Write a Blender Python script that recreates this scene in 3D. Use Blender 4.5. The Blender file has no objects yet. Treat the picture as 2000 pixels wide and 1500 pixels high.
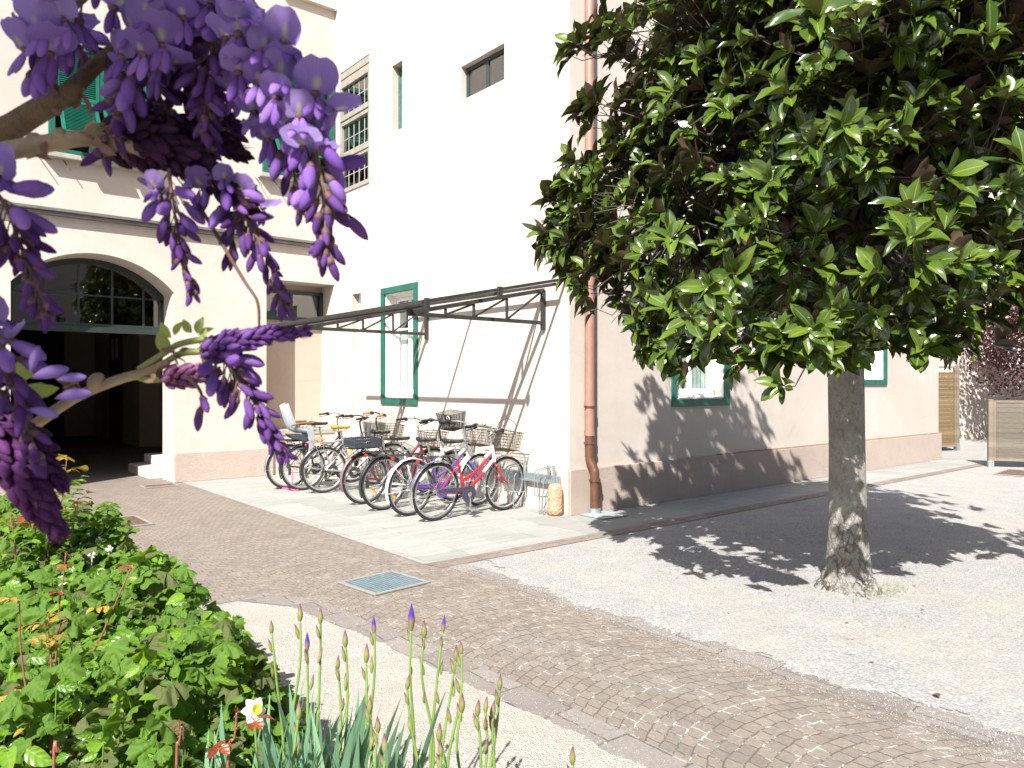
import bpy, bmesh, math, random
import numpy as np
from mathutils import Vector, Matrix
V3=Vector
PI=math.pi
C=bpy.context.scene.collection
rnd=random.Random(11)
nr=np.random.default_rng(5)

# ------------------------------------------------------------ camera frame (x runs along the far walls, y along the bicycle wall)
CAM=V3((-6.392,-6.671,1.6)); FWD=V3((.635,.7725,0)); RGT=V3((.7725,-.635,0)); FPX=1470.; HY=751.7
def at(px,py,d):      # point seen at (px,py) of the 2000x1500 photo, d metres in front of the camera
    return CAM+FWD*d+RGT*((px-1000)/FPX*d)+V3((0,0,(HY-py)/FPX*d))
def loc(X,d,z=0): return V3((CAM.x,CAM.y,0))+FWD*d+RGT*X+V3((0,0,z))

ROOT={}
def tag(o,label=None,cat=None,group=None,kind=None):
    if label: o['label']=label
    if cat: o['category']=cat
    if group: o['group']=group
    if kind: o['kind']=kind
    return o
def thing(name,label,cat,loc=(0,0,0),rot=(0,0,0),group=None):
    o=bpy.data.objects.new(name,None); C.objects.link(o); o.location=loc; o.rotation_euler=rot
    o.empty_display_size=.1
    ROOT[o.name]=V3(loc) if tuple(rot)==(0,0,0) else V3((0,0,0))
    return tag(o,label,cat,group)
def rootloc(o):
    while o.parent: o=o.parent
    return ROOT.get(o.name,V3((0,0,0)))

class MB:
    def __init__(s): s.v=[]; s.f=[]
    def add(s,vs,fs):
        n=len(s.v); s.v+= [V3(p) for p in vs]; s.f+=[tuple(i+n for i in f) for f in fs]; return s
    def quad(s,a,b,c,d): return s.add([a,b,c,d],[(0,1,2,3)])
    def hexa(s,c8): # 0-3 bottom ring, 4-7 top ring
        return s.add(c8,[(3,2,1,0),(4,5,6,7),(0,1,5,4),(1,2,6,5),(2,3,7,6),(3,0,4,7)])
    def box(s,x0,y0,z0,x1,y1,z1):
        x0,x1=sorted((x0,x1));y0,y1=sorted((y0,y1));z0,z1=sorted((z0,z1))
        return s.hexa([(x0,y0,z0),(x1,y0,z0),(x1,y1,z0),(x0,y1,z0),(x0,y0,z1),(x1,y0,z1),(x1,y1,z1),(x0,y1,z1)])
    def bar(s,a,b,w,h,up=(0,0,1)): # rectangular bar from a to b
        a=V3(a);b=V3(b);t=(b-a).normalized();u=V3(up)
        sd=t.cross(u)
        if sd.length<1e-4: sd=t.cross(V3((1,0,0)))
        sd.normalize();uu=sd.cross(t).normalized()
        sd*=w/2;uu*=h/2
        return s.hexa([a-sd-uu,a+sd-uu,a+sd+uu,a-sd+uu,b-sd-uu,b+sd-uu,b+sd+uu,b-sd+uu])
    def tube(s,pts,r,n=8,caps=True,closed=False,flat=1.0):
        pts=[V3(p) for p in pts];m=len(pts)
        rr=r if isinstance(r,(list,tuple)) else [r]*m
        prev=None;base=len(s.v)
        for i,p in enumerate(pts):
            if closed: t=pts[(i+1)%m]-pts[i-1]
            else: t=pts[min(i+1,m-1)]-pts[max(i-1,0)]
            if t.length<1e-9: t=V3((0,0,1))
            t.normalize()
            if prev is None:
                a=t.cross(V3((0,0,1)))
                if a.length<.1: a=t.cross(V3((1,0,0)))
                a.normalize()
            else:
                a=prev-t*prev.dot(t)
                if a.length<1e-6: a=t.orthogonal()
                a.normalize()
            b=t.cross(a);prev=a
            for k in range(n):
                an=2*PI*k/n
                s.v.append(p+a*(math.cos(an)*rr[i])+b*(math.sin(an)*rr[i]*flat))
        lim=m if closed else m-1
        for i in range(lim):
            j=(i+1)%m
            for k in range(n):
                s.f.append((base+i*n+k,base+i*n+(k+1)%n,base+j*n+(k+1)%n,base+j*n+k))
        if caps and not closed:
            s.f.append(tuple(base+k for k in reversed(range(n))))
            s.f.append(tuple(base+(m-1)*n+k for k in range(n)))
        return s
    def lathe(s,prof,o=(0,0,0),ax=(0,0,1),n=12,sq=1.0): # prof: (radius, height)
        o=V3(o);ax=V3(ax).normalized();a=ax.orthogonal().normalized();b=ax.cross(a);base=len(s.v)
        for r,h in prof:
            for k in range(n):
                an=2*PI*k/n
                s.v.append(o+ax*h+a*(math.cos(an)*r)+b*(math.sin(an)*r*sq))
        for i in range(len(prof)-1):
            for k in range(n):
                s.f.append((base+i*n+k,base+i*n+(k+1)%n,base+(i+1)*n+(k+1)%n,base+(i+1)*n+k))
        s.f.append(tuple(base+k for k in reversed(range(n))))
        s.f.append(tuple(base+(len(prof)-1)*n+k for k in range(n)))
        return s
    def prism(s,pts,ext):
        ext=V3(ext);n=len(pts);pts=[V3(p) for p in pts]
        return s.add(pts+[p+ext for p in pts],[tuple(reversed(range(n))),tuple(range(n,2*n))]+[(i,(i+1)%n,n+(i+1)%n,n+i) for i in range(n)])
    def build(s,name,mat,parent=None,smooth=False,bevel=0,seg=2,local=False,recalc=True,label=None):
        me=bpy.data.meshes.new(name)
        off=V3((0,0,0)) if (parent is None or local) else rootloc(parent)
        me.from_pydata([tuple(p-off) for p in s.v],[],s.f)
        if recalc:
            bm=bmesh.new();bm.from_mesh(me);bmesh.ops.recalc_face_normals(bm,faces=bm.faces);bm.to_mesh(me);bm.free()
        if smooth:
            me.polygons.foreach_set('use_smooth',[True]*len(me.polygons))
        me.materials.append(mat)
        o=bpy.data.objects.new(name,me);C.objects.link(o)
        if parent: o.parent=parent
        if bevel:
            b=o.modifiers.new('bevel','BEVEL');b.width=bevel;b.segments=seg;b.limit_method='ANGLE';b.angle_limit=math.radians(40)
        if smooth==2:
            try:
                me.set_sharp_from_angle(angle=math.radians(40))
            except Exception: pass
        if label: o['label']=label
        return o

def spline(pts,n=8):
    pts=[V3(p) for p in pts];out=[]
    for i in range(len(pts)-1):
        p0=pts[max(i-1,0)];p1=pts[i];p2=pts[i+1];p3=pts[min(i+2,len(pts)-1)]
        for k in range(n):
            t=k/n
            out.append(.5*((2*p1)+(p2-p0)*t+(2*p0-5*p1+4*p2-p3)*t*t+(3*p1-p0-3*p2+p3)*t**3))
    out.append(pts[-1]);return out
def lerp(a,b,t): return a+(b-a)*t

# ------------------------------------------------------------ materials
class NT:
    def __init__(s,name):
        s.m=bpy.data.materials.new(name);s.m.use_nodes=True;s.t=s.m.node_tree;s.t.nodes.clear()
        s.out=s.n('ShaderNodeOutputMaterial')
    def n(s,typ,**kw):
        nd=s.t.nodes.new(typ)
        for k,v in kw.items():
            if k.startswith('i_'): nd.inputs[int(k[2:]) if k[2:].isdigit() else k[2:].replace('_',' ')].default_value=v
            else: setattr(nd,k,v)
        return nd
    def l(s,a,b): s.t.links.new(a,b)
    def obj(s): return s.n('ShaderNodeTexCoord').outputs['Object']
    def noise(s,scale,vec=None,detail=4,rough=.55,out='Fac'):
        nd=s.n('ShaderNodeTexNoise');nd.inputs['Scale'].default_value=scale;nd.inputs['Detail'].default_value=detail;nd.inputs['Roughness'].default_value=rough
        s.l(vec if vec is not None else s.obj(),nd.inputs['Vector']);return nd.outputs[out]
    def voro(s,scale,vec=None,out='Distance',feature='F1',rand=1):
        nd=s.n('ShaderNodeTexVoronoi',feature=feature);nd.inputs['Scale'].default_value=scale;nd.inputs['Randomness'].default_value=rand
        s.l(vec if vec is not None else s.obj(),nd.inputs['Vector']);return nd.outputs[out]
    def mix(s,f,a,b,bt='MIX'):
        nd=s.n('ShaderNodeMix',data_type='RGBA',blend_type=bt);nd.clamp_result=False
        for sock,v in ((nd.inputs[0],f),(nd.inputs[6],a),(nd.inputs[7],b)):
            if isinstance(v,(int,float)): sock.default_value=v
            elif isinstance(v,tuple): sock.default_value=v if len(v)==4 else v+(1,)
            else: s.l(v,sock)
        return nd.outputs[2]
    def ramp(s,f,*stops,interp='LINEAR'):
        nd=s.n('ShaderNodeValToRGB');cr=nd.color_ramp;cr.interpolation=interp
        while len(cr.elements)<len(stops): cr.elements.new(.5)
        for e,(p,c) in zip(cr.elements,stops):
            e.position=p;e.color=(c,c,c,1) if isinstance(c,(int,float)) else c+(1,)
        s.l(f,nd.inputs[0]);return nd.outputs[0]
    def math(s,op,a,b=None,c=None,clamp=False):
        nd=s.n('ShaderNodeMath',operation=op);nd.use_clamp=clamp
        for i,v in enumerate((a,b,c)):
            if v is None: continue
            if isinstance(v,(int,float)): nd.inputs[i].default_value=v
            else: s.l(v,nd.inputs[i])
        return nd.outputs[0]
    def bump(s,h,st=.5,dist=.01):
        nd=s.n('ShaderNodeBump');nd.inputs['Strength'].default_value=st;nd.inputs['Distance'].default_value=dist
        s.l(h,nd.inputs['Height']);return nd.outputs[0]
    def bsdf(s,col,rough=.6,metal=0,spec=.5,normal=None,coat=0,**kw):
        nd=s.n('ShaderNodeBsdfPrincipled')
        for k,v in (('Base Color',col),('Roughness',rough),('Metallic',metal),('Specular IOR Level',spec),('Coat Weight',coat)):
            if isinstance(v,(int,float)): nd.inputs[k].default_value=v
            elif isinstance(v,tuple): nd.inputs[k].default_value=v+(1,)
            else: s.l(v,nd.inputs[k])
        if normal is not None: s.l(normal,nd.inputs['Normal'])
        return nd
    def fin(s,sh): s.l(sh.outputs[0] if hasattr(sh,'outputs') else sh,s.out.inputs[0]);return s.m

_M={}
def pm(name,col,rough=.6,metal=0,var=.15,scale=6,bump=0,bscale=60,spec=.5,coat=0):
    if name in _M: return _M[name]
    t=NT(name);dark=tuple(c*(1-var) for c in col);lite=tuple(min(1,c*(1+var)) for c in col)
    n1=t.noise(scale,detail=6,rough=.65)
    c=t.ramp(n1,(.3,dark),(.7,lite))
    rg=t.ramp(t.noise(scale*3),(.3,max(.02,rough-.08)),(.7,min(1,rough+.08)))
    nm=t.bump(t.noise(bscale,detail=5),bump,.01) if bump else None
    _M[name]=t.fin(t.bsdf(c,rg,metal,spec,nm,coat));return _M[name]

def plaster(name,col,stain,rough_bump=.25,bs=45,dist=.006,var=.5):
    t=NT(name);o=t.obj()
    big=t.noise(.55,o,5,.6);mid=t.noise(3.2,o,6,.7);fine=t.noise(26,o,5,.7)
    mp=t.n('ShaderNodeMapping');mp.inputs['Scale'].default_value=(3,3,.35);t.l(o,mp.inputs[0])
    streak=t.noise(1.4,mp.outputs[0],5,.7)
    c=t.mix(t.ramp(big,(.40,0.),(.66,var)),col,stain)
    c=t.mix(t.ramp(t.noise(1.7,o,7,.75),(.47,0.),(.56,var*.45)),c,tuple(x*1.03 for x in stain))
    ck=t.voro(.55,t.mix(.06,o,t.noise(5,o,5,.7,'Color')),'Distance','DISTANCE_TO_EDGE');c=t.mix(t.math('MULTIPLY',t.ramp(ck,(.0010,.22),(.003,0.)),t.ramp(t.noise(.9,o,3),(.5,0.),(.6,1.))),c,tuple(x*.6 for x in stain))
    c=t.mix(t.ramp(streak,(.55,0.),(.8,var*.6)),c,stain)
    c=t.mix(t.ramp(mid,(.5,0.),(.8,.25)),c,tuple(x*.9 for x in stain))
    pits=t.voro(9,o)
    c=t.mix(t.ramp(pits,(.02,.5),(.05,0.)),c,tuple(x*.75 for x in stain))
    h=t.math('ADD',fine,t.math('MULTIPLY',mid,1.2))
    if bs>60: h=t.math('ADD',h,t.math('MULTIPLY',t.noise(bs,o,3,.6),2.2))
    return t.fin(t.bsdf(c,.92,0,.2,t.bump(h,rough_bump,dist)))

def glassmat(name,tint=(.9,.93,.92),refl=.08):
    t=NT(name)
    lw=t.n('ShaderNodeLayerWeight');lw.inputs[0].default_value=.5
    f=t.math('ADD',t.math('MULTIPLY',t.math('POWER',lw.outputs['Facing'],3.),.7),refl+.04,clamp=True)
    tr=t.n('ShaderNodeBsdfTransparent');tr.inputs[0].default_value=tint+(1,)
    gl=t.n('ShaderNodeBsdfGlossy');gl.inputs['Roughness'].default_value=.02;gl.inputs[0].default_value=(.9,.92,.92,1)
    t.l(t.bump(t.noise(1.3),.06,.02),gl.inputs['Normal'])
    mx=t.n('ShaderNodeMixShader');t.l(f,mx.inputs[0]);t.l(tr.outputs[0],mx.inputs[1]);t.l(gl.outputs[0],mx.inputs[2])
    return t.fin(mx)

def leafmat(name,dark,lite,back,rough=.3,trans=.25,rib=(.25,.32,.08),spec=.5,vein=0,extra=None,coat=0):
    t=NT(name)
    a=t.n('ShaderNodeAttribute',attribute_name='rnd').outputs['Fac']
    uv=t.n('ShaderNodeUVMap');sp=t.n('ShaderNodeSeparateXYZ');t.l(uv.outputs[0],sp.inputs[0])
    c=t.mix(a,dark,lite)
    if extra: c=t.mix(t.ramp(a,(.93,0.),(.95,1.)),c,extra)
    dx=t.math('ABSOLUTE',t.math('SUBTRACT',sp.outputs[0],.5))
    c=t.mix(t.ramp(dx,(.012,.8),(.05,0.)),c,rib)
    nrm=None
    if vein:
        ph=t.math('SINE',t.math('MULTIPLY',t.math('SUBTRACT',sp.outputs[1],t.math('MULTIPLY',dx,.6)),vein))
        c=t.mix(t.ramp(ph,(.7,0.),(1.,.35)),c,rib)
        nrm=t.bump(ph,.25,.004)
    geo=t.n('ShaderNodeNewGeometry')
    c2=t.mix(geo.outputs['Backfacing'],c,back)
    rr=t.mix(geo.outputs['Backfacing'],(rough,)*3,(.7,)*3)
    b=t.bsdf(c2,.5,0,spec,nrm,coat);t.l(rr,b.inputs['Roughness'])
    tl=t.n('ShaderNodeBsdfTranslucent');t.l(t.mix(.5,c,tuple(min(1,x*2.2) for x in lite)),tl.inputs[0])
    mx=t.n('ShaderNodeMixShader');mx.inputs[0].default_value=trans;t.l(b.outputs[0],mx.inputs[1]);t.l(tl.outputs[0],mx.inputs[2])
    return t.fin(mx)

# ------------------------------------------------------------ numpy leaf scattering
def tmpl_blade(prof,rows,fold=.25,curl=.3,wav=0,curlpow=2):
    """prof(t)->half width (unit length leaf along +y), returns verts, quads, uv"""
    vs=[];uv=[];fs=[]
    for i in range(rows+1):
        t=i/rows;w=prof(t);z=-curl*t**curlpow
        wv=wav*math.sin(t*9)
        for k,sx in enumerate((-1,0,1)):
            vs.append((sx*w,t,z+abs(sx)*w*fold+(wv*sx if sx else 0)));uv.append((.5+.5*sx,t))
    for i in range(rows):
        for k in range(2):
            a=i*3+k;fs.append((a,a+1,a+4,a+3))
    return np.array(vs),fs,np.array(uv)
def tmpl_lobed(fn,n=26,cup=.12,crump=.06,rings=(.0,.55,1.0)):
    vs=[(0,0,0)];uv=[(.5,0)];fs=[]
    for ri in rings[1:]:
        for k in range(n+1):
            th=-PI*.82+2*PI*.82*k/n
            r=fn(th)*ri
            x=math.sin(th)*r;y=math.cos(th)*r
            z=-cup*ri*ri+crump*math.cos(th*7)*ri
            vs.append((x,y+.12,z));uv.append((.5+x*.9,.5+.5*y))
    for k in range(n): fs.append((0,1+k,2+k,0))
    m=n+1
    for k in range(n): fs.append((1+k,1+m+k,2+m+k,2+k))
    return np.array(vs),fs,np.array(uv)
def scatter(name,tm,frames,mat,parent,rnds=None,smooth=True,local=False):
    """frames: list of (origin, xaxis*sx, yaxis*sy, zaxis*sz) ; one mesh"""
    tv,tf,tu=tm;N=len(frames);n=len(tv)
    off=V3((0,0,0)) if (parent is None or local) else rootloc(parent)
    O=np.array([tuple(f[0]-off) for f in frames]);X=np.array([tuple(f[1]) for f in frames]);Y=np.array([tuple(f[2]) for f in frames]);Z=np.array([tuple(f[3]) for f in frames])
    P=O[:,None,:]+tv[None,:,0:1]*X[:,None,:]+tv[None,:,1:2]*Y[:,None,:]+tv[None,:,2:3]*Z[:,None,:]
    P=P.reshape(-1,3)
    loops=[];starts=[];tot=[];c=0;fl=[]
    for f in tf:
        q=[f[0]]+[b for a,b in zip(f,f[1:]) if b!=a]
        if q[-1]==q[0] and len(q)>3: q=q[:-1]
        fl.append(q)
    tl=np.array([i for q in fl for i in q]);tc=np.array([len(q) for q in fl])
    L=(tl[None,:]+(np.arange(N)*n)[:,None]).reshape(-1)
    T=np.tile(tc,N);S=np.concatenate(([0],np.cumsum(T)[:-1]))
    me=bpy.data.meshes.new(name)
    me.vertices.add(len(P));me.vertices.foreach_set('co',P.astype(np.float32).reshape(-1))
    me.loops.add(len(L));me.loops.foreach_set('vertex_index',L.astype(np.int32))
    me.polygons.add(len(T));me.polygons.foreach_set('loop_start',S.astype(np.int32));me.polygons.foreach_set('loop_total',T.astype(np.int32))
    if smooth: me.polygons.foreach_set('use_smooth',np.ones(len(T),bool))
    uvl=me.uv_layers.new(name='UVMap')
    UV=np.tile(tu[tl],(N,1));uvl.data.foreach_set('uv',UV.astype(np.float32).reshape(-1))
    at_=me.attributes.new('rnd','FLOAT','POINT')
    rv=np.array(rnds) if rnds is not None else nr.random(N)
    at_.data.foreach_set('value',np.repeat(rv,n).astype(np.float32))
    me.update(calc_edges=True);me.validate()
    me.materials.append(mat)
    o=bpy.data.objects.new(name,me);C.objects.link(o)
    if parent: o.parent=parent
    return o
def frame(o,y,up,sx,sy,sz):
    y=V3(y).normalized();up=V3(up)
    x=y.cross(up)
    if x.length<1e-4: x=y.orthogonal()
    x.normalize();z=x.cross(y)
    return (V3(o),x*sx,y*sy,z*sz)
def rdir():
    while 1:
        v=V3((rnd.uniform(-1,1),rnd.uniform(-1,1),rnd.uniform(-1,1)))
        if .05<v.length<1: return v.normalized()
VA=6.32; HT=10.4
PL=(.515,.462,.415); ST=(.40,.345,.30)
M_wall=plaster('wall_plaster',PL,ST,.3,40,.006,.45)
M_plinth=plaster('plinth_render',(.60,.495,.43),(.48,.385,.325),1.0,110,.016,.6)
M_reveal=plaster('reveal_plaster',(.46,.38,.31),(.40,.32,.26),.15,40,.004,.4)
M_white=pm('white_paint',(.80,.79,.75),.45,0,.05,4,.05)
M_green=pm('green_paint',(.008,.105,.072),.42,0,.22,5,.08,90)
M_dkframe=pm('dark_green_grey_paint',(.022,.032,.03),.4,0,.2,6,.05)
M_stone=pm('grey_sandstone',(.33,.30,.26),.8,0,.2,7,.3,90)
M_greyframe=pm('weathered_frame',(.27,.245,.21),.7,0,.22,9,.25,80)
M_dark=pm('dark_timber',(.012,.010,.009),.6,0,.3,5,.1)
M_inner=plaster('passage_plaster',(.62,.57,.50),(.52,.47,.41),.2,40,.004)
M_glass=glassmat('window_glass',(.96,.98,.97),.0)
M_glassd=glassmat('dark_window_glass',(.55,.56,.54),.12)
M_curtain=pm('curtain_cloth',(.35,.42,.395),.9,0,.08,14,.1)
M_room=pm('room_shade',(.10,.095,.09),.9,0,.1,3)
M_blue=pm('blue_green_glaze',(.08,.16,.15),.25,0,.25,6)
M_metal=pm('galvanised_steel',(.40,.45,.47),.42,.75,.18,22,.05)
M_iron=pm('weathered_dark_steel',(.045,.043,.040),.55,.35,.35,14,.1)
M_lead=pm('lead_flashing',(.16,.145,.135),.5,.4,.25,5,.1)

WA=lambda a,z,d:V3((a,VA+d,z))
WC=lambda a,z,d:V3((a,d,z))
WB=lambda a,z,d:V3((d,a,z))
def wbox(mb,W,a0,a1,z0,z1,d0,d1):
    mb.hexa([W(a0,z0,d0),W(a1,z0,d0),W(a1,z0,d1),W(a0,z0,d1),W(a0,z1,d0),W(a1,z1,d0),W(a1,z1,d1),W(a0,z1,d1)])
def panel(mb,W,a0,a1,z0,z1,holes):
    A=sorted({a0,a1,*[h[0] for h in holes],*[h[1] for h in holes]});Z=sorted({z0,z1,*[h[2] for h in holes],*[h[3] for h in holes]})
    for i in range(len(A)-1):
        for j in range(len(Z)-1):
            ca=(A[i]+A[i+1])/2;cz=(Z[j]+Z[j+1])/2
            if any(h[0]<ca<h[1] and h[2]<cz<h[3] for h in holes): continue
            mb.quad(W(A[i],Z[j],0),W(A[i+1],Z[j],0),W(A[i+1],Z[j+1],0),W(A[i],Z[j+1],0))
    for h in holes:
        b0,b1,c0,c1,d=h
        if d<=0: continue
        mb.quad(W(b0,c0,0),W(b0,c1,0),W(b0,c1,d),W(b0,c0,d));mb.quad(W(b1,c0,0),W(b1,c1,0),W(b1,c1,d),W(b1,c0,d))
        mb.quad(W(b0,c1,0),W(b1,c1,0),W(b1,c1,d),W(b0,c1,d))
        if c0>0: mb.quad(W(b0,c0,0),W(b1,c0,0),W(b1,c0,d),W(b0,c0,d))

# ============================================================ building
B=thing('courtyard_building','pale pink plastered courtyard building with green framed windows and arched passage','building',(0,3,0))
AC=-3.969;AW=1.115;AR=1.455;AZ=2.165
def zarch(u,r=0): 
    q=(AR-r)**2-(u-AC)**2
    return AZ+math.sqrt(max(q,0))
w=MB()
panel(w,WA,-12,0,0,HT,[(AC-AW,AC+AW,0,3.75,0),(-1.314,-.02,.78,3.47,.54),(-4.62,-3.25,5.04,6.75,.16),(-1.39,-.04,5.30,7.25,.16)])
n=28
for i in range(n):
    u0=AC-AW+2*AW*i/n;u1=AC-AW+2*AW*(i+1)/n
    w.quad(WA(u0,zarch(u0),0),WA(u1,zarch(u1),0),WA(u1,3.75,0),WA(u0,3.75,0))
    w.quad(WA(u0,zarch(u0),0),WA(u1,zarch(u1),0),WA(u1,zarch(u1),.67),WA(u0,zarch(u0),.67))
for u0 in (AC-AW,AC+AW): w.quad(WA(u0,0,0),WA(u0,zarch(u0),0),WA(u0,zarch(u0),.67),WA(u0,0,.67))
panel(w,WB,0,VA,0,HT,[(3.54,4.47,1.38,3.12,.23),(5.01,6.12,5.11,7.36,.05),(1.27,2.27,5.74,6.23,.12),(3.91,4.23,5.78,6.88,.14),(5.32,5.64,2.15,3.23,.16)])
panel(w,WC,0,10.95,0,HT,[(2.06,3.20,1.40,3.06,.23),(7.30,8.38,1.70,3.25,.23),(4.4,5.5,5.3,7.0,.2),(8.0,9.1,5.3,7.0,.2)])
# end, back and inner closure
w.quad((10.95,0,0),(10.95,12,0),(10.95,12,HT),(10.95,0,HT))
w.quad((-12,23,0),(10.95,23,0),(10.95,23,HT),(-12,23,HT));w.quad((-12,VA,0),(-12,23,0),(-12,23,HT),(-12,VA,HT));w.quad((10.95,12,0),(10.95,23,0),(10.95,23,HT),(10.95,12,HT))
w.build('wall',M_wall,B)
r=MB();r.box(-12.1,VA-.02,HT,10.0,23.1,HT+.15);r.box(-.02,-.02,HT+.002,11.05,VA-.03,HT+.15);r.build('roof',pm('roof_tiles',(.30,.14,.09),.8),B)
# soffit/reveal paint of the blind doorway + back wall
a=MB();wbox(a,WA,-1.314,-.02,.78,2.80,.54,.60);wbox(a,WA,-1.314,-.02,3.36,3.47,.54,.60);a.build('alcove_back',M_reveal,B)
a=MB();wbox(a,WA,-1.314,-.02,.70,.79,-.02,.53);a.build('alcove_sill',M_stone,B,bevel=.008)
# window over blind doorway
fw=MB()
for (a0,a1,z0,z1) in ((-1.314,-.02,2.80,2.87),(-1.314,-.02,3.30,3.36),(-1.314,-1.25,2.87,3.30),(-.09,-.02,2.87,3.30),(-.68,-.63,2.87,3.30)): wbox(fw,WA,a0,a1,z0,z1,.46,.58)
F=fw.build('window',M_dkframe,B,bevel=.006,label='dark framed strip window above the blind doorway')
g=MB();wbox(g,WA,-1.25,-.09,2.87,3.30,.52,.525);g.build('pane',M_glassd,F)
g=MB()
for k in range(7): wbox(g,WA,-1.17+k*.16,-1.155+k*.16,2.87,3.30,.54,.55)
g.build('grille',pm('pale_bar',(.45,.43,.40),.6),F)
g=MB();wbox(g,WA,-1.30,-.03,2.82,3.34,.70,.72);g.build('blind',pm('grey_blind',(.16,.15,.14),.9),F)
# plinths
p=MB();wbox(p,WA,AC+AW+.001,-1.20,0,.485,-.045,-.001);p.build('plinth',M_plinth,B,bevel=.012);p=MB();wbox(p,WA,-12,AC-AW-.001,0,.485,-.045,-.001);p.build('plinth',M_plinth,B,bevel=.012);p=MB()
wbox(p,WC,-.03,10.98,0,.565,-.055,-.001)
p.build('plinth',M_plinth,B,bevel=.012)
p=MB();wbox(p,WC,3.0,10.99,.566,.582,-.05,-.001);p.build('plinth_trim',pm('rust_flashing',(.30,.19,.13),.7),B)
# string course / gutter on wall A and upper ledge
p=MB();wbox(p,WA,-12,.0,4.115,4.165,-.10,-.001);wbox(p,WA,-12,.0,4.167,4.20,-.13,-.001);wbox(p,WA,-12,.0,4.202,4.225,-.085,-.001)
p.build('cornice',M_lead,B,bevel=.006)
p=MB();wbox(p,WA,-1.05,-.03,8.58,8.64,-.10,-.001);p.build('ledge',pm('pale_stone',(.55,.49,.43),.8),B,bevel=.006)

def casement(W,a0,a1,z0,z1,cas=.105,label=None,dep=.2,topw=None):
    """green casing on the wall around a white double casement set back in the reveal"""
    f=MB();t=.055;ce=(a0+a1)/2
    # fixed frame
    for q in ((a0,a1,z0,z0+t),(a0,a1,z1-t,z1),(a0,a0+t,z0+t,z1-t),(a1-t,a1,z0+t,z1-t)): wbox(f,W,*q,dep-.03,dep+.05)
    # two sashes
    for (b0,b1) in ((a0+t+.004,ce-.004),(ce+.004,a1-t-.004)):
        s=.042
        for q in ((b0,b1,z0+t+.004,z0+t+.09),(b0,b1,z1-t-.06,z1-t-.004),(b0,b0+s,z0+t+.09,z1-t-.06),(b1-s,b1,z0+t+.09,z1-t-.06)): wbox(f,W,*q,dep-.005,dep+.035)
        zz=z0+t+(z1-z0)*.62
        wbox(f,W,b0+s,b1-s,zz,zz+.03,dep+.002,dep+.03)
    F=f.build('window',M_white,B,bevel=.005,label=label)
    c=MB()
    for q in ((a0-cas,a1+cas,z0-cas,z0),(a0-cas,a1+cas,z1,z1+cas),(a0-cas,a0,z0,z1),(a1,a1+cas,z0,z1)): wbox(c,W,*q,-.03,.012)
    c.build('casing',M_green,F,bevel=.006)
    c=MB();wbox(c,W,a0+.001,a1-.001,z0+.001,z0+.02,.013,dep-.031);c.build('sill',M_white,F)
    # white lining of the reveal
    c=MB();wbox(c,W,a0+.001,a0+.012,z0+.021,z1-.002,.012,dep-.031);wbox(c,W,a1-.012,a1-.001,z0+.021,z1-.002,.012,dep-.031);wbox(c,W,a0+.013,a1-.013,z1-.013,z1-.002,.012,dep-.031)
    c.build('reveal_lining',M_white,F)
    g=MB();wbox(g,W,a0+t,a1-t,z0+t,z1-t,dep+.012,dep+.016);g.build('pane',M_glass,F)
    k=MB();N=40
    zt=z0+(z1-z0)*.62
    for i in range(N):
        q0=lerp(a0+t,a1-t,i/N);q1=lerp(a0+t,a1-t,(i+1)/N);d0=dep+.06+.008*math.sin(i*1.7);d1=dep+.06+.008*math.sin((i+1)*1.7)
        k.quad(W(q0,z0+.02,d0),W(q1,z0+.02,d1),W(q1,zt,d1),W(q0,zt,d0))
    k.build('curtain',M_curtain,F,smooth=True,recalc=False)
    k=MB();wbox(k,W,a0-.05,a1+.05,z0-.05,z1+.05,.5,.52);k.build('room_backing',M_room,F)
    return F
casement(WB,3.54,4.47,1.38,3.12,label='green cased white window behind the canopy')
casement(WC,2.06,3.20,1.40,3.06,label='green cased white window beside the drainpipe, half behind the tree')
casement(WC,7.30,8.38,1.70,3.25,label='far green cased window beyond the tree trunk')
casement(WC,4.4,5.5,5.3,7.0,label='upper window hidden behind the tree crown')
casement(WC,8.0,9.1,5.3,7.0,label='upper window near the end of the wall')
# tall upper window on wall B
f=MB();a0,a1,z0,z1=5.01,6.12,5.11,7.36
rows=[(5.19,5.68),(5.86,6.36),(6.55,7.06)]
wbox(f,WB,a0,a1,z0,5.19,-.02,.07);wbox(f,WB,a0,a1,5.68,5.86,.0,.07);wbox(f,WB,a0,a1,6.36,6.55,.0,.07);wbox(f,WB,a0,a1,7.06,7.2,.0,.07);wbox(f,WB,a0,a1,7.23,7.36,.01,.07)
for b in ((a0,a0+.06),(a1-.06,a1)):
    for q in rows: wbox(f,WB,*b,*q,.0,.07)
for q in ((5.74,5.77),(6.44,6.47)): wbox(f,WB,a0+.03,a1-.03,*q,-.018,-.001)
F=f.build('window',M_greyframe,B,bevel=.006,label='tall weathered upper window of three glazed bands')
g=MB()
for q in rows:
    for k in range(1,5):
        y=a0+.06+(a1-a0-.12)*k/5;wbox(g,WB,y-.005,y+.005,*q,.043,.049)
    zz=(q[0]+q[1])/2;wbox(g,WB,a0+.06,a1-.06,zz-.005,zz+.005,.044,.048)
g.build('glazing_bars',pm('grey_glazing_bar',(.42,.41,.38),.5),F)
g=MB()
for q in rows: wbox(g,WB,a0+.06,a1-.06,*q,.05,.054)
g.build('pane',M_glassd,F)
g=MB();wbox(g,WB,a0,a1,z0,z1,.35,.37);g.build('room_backing',M_room,F)
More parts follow.
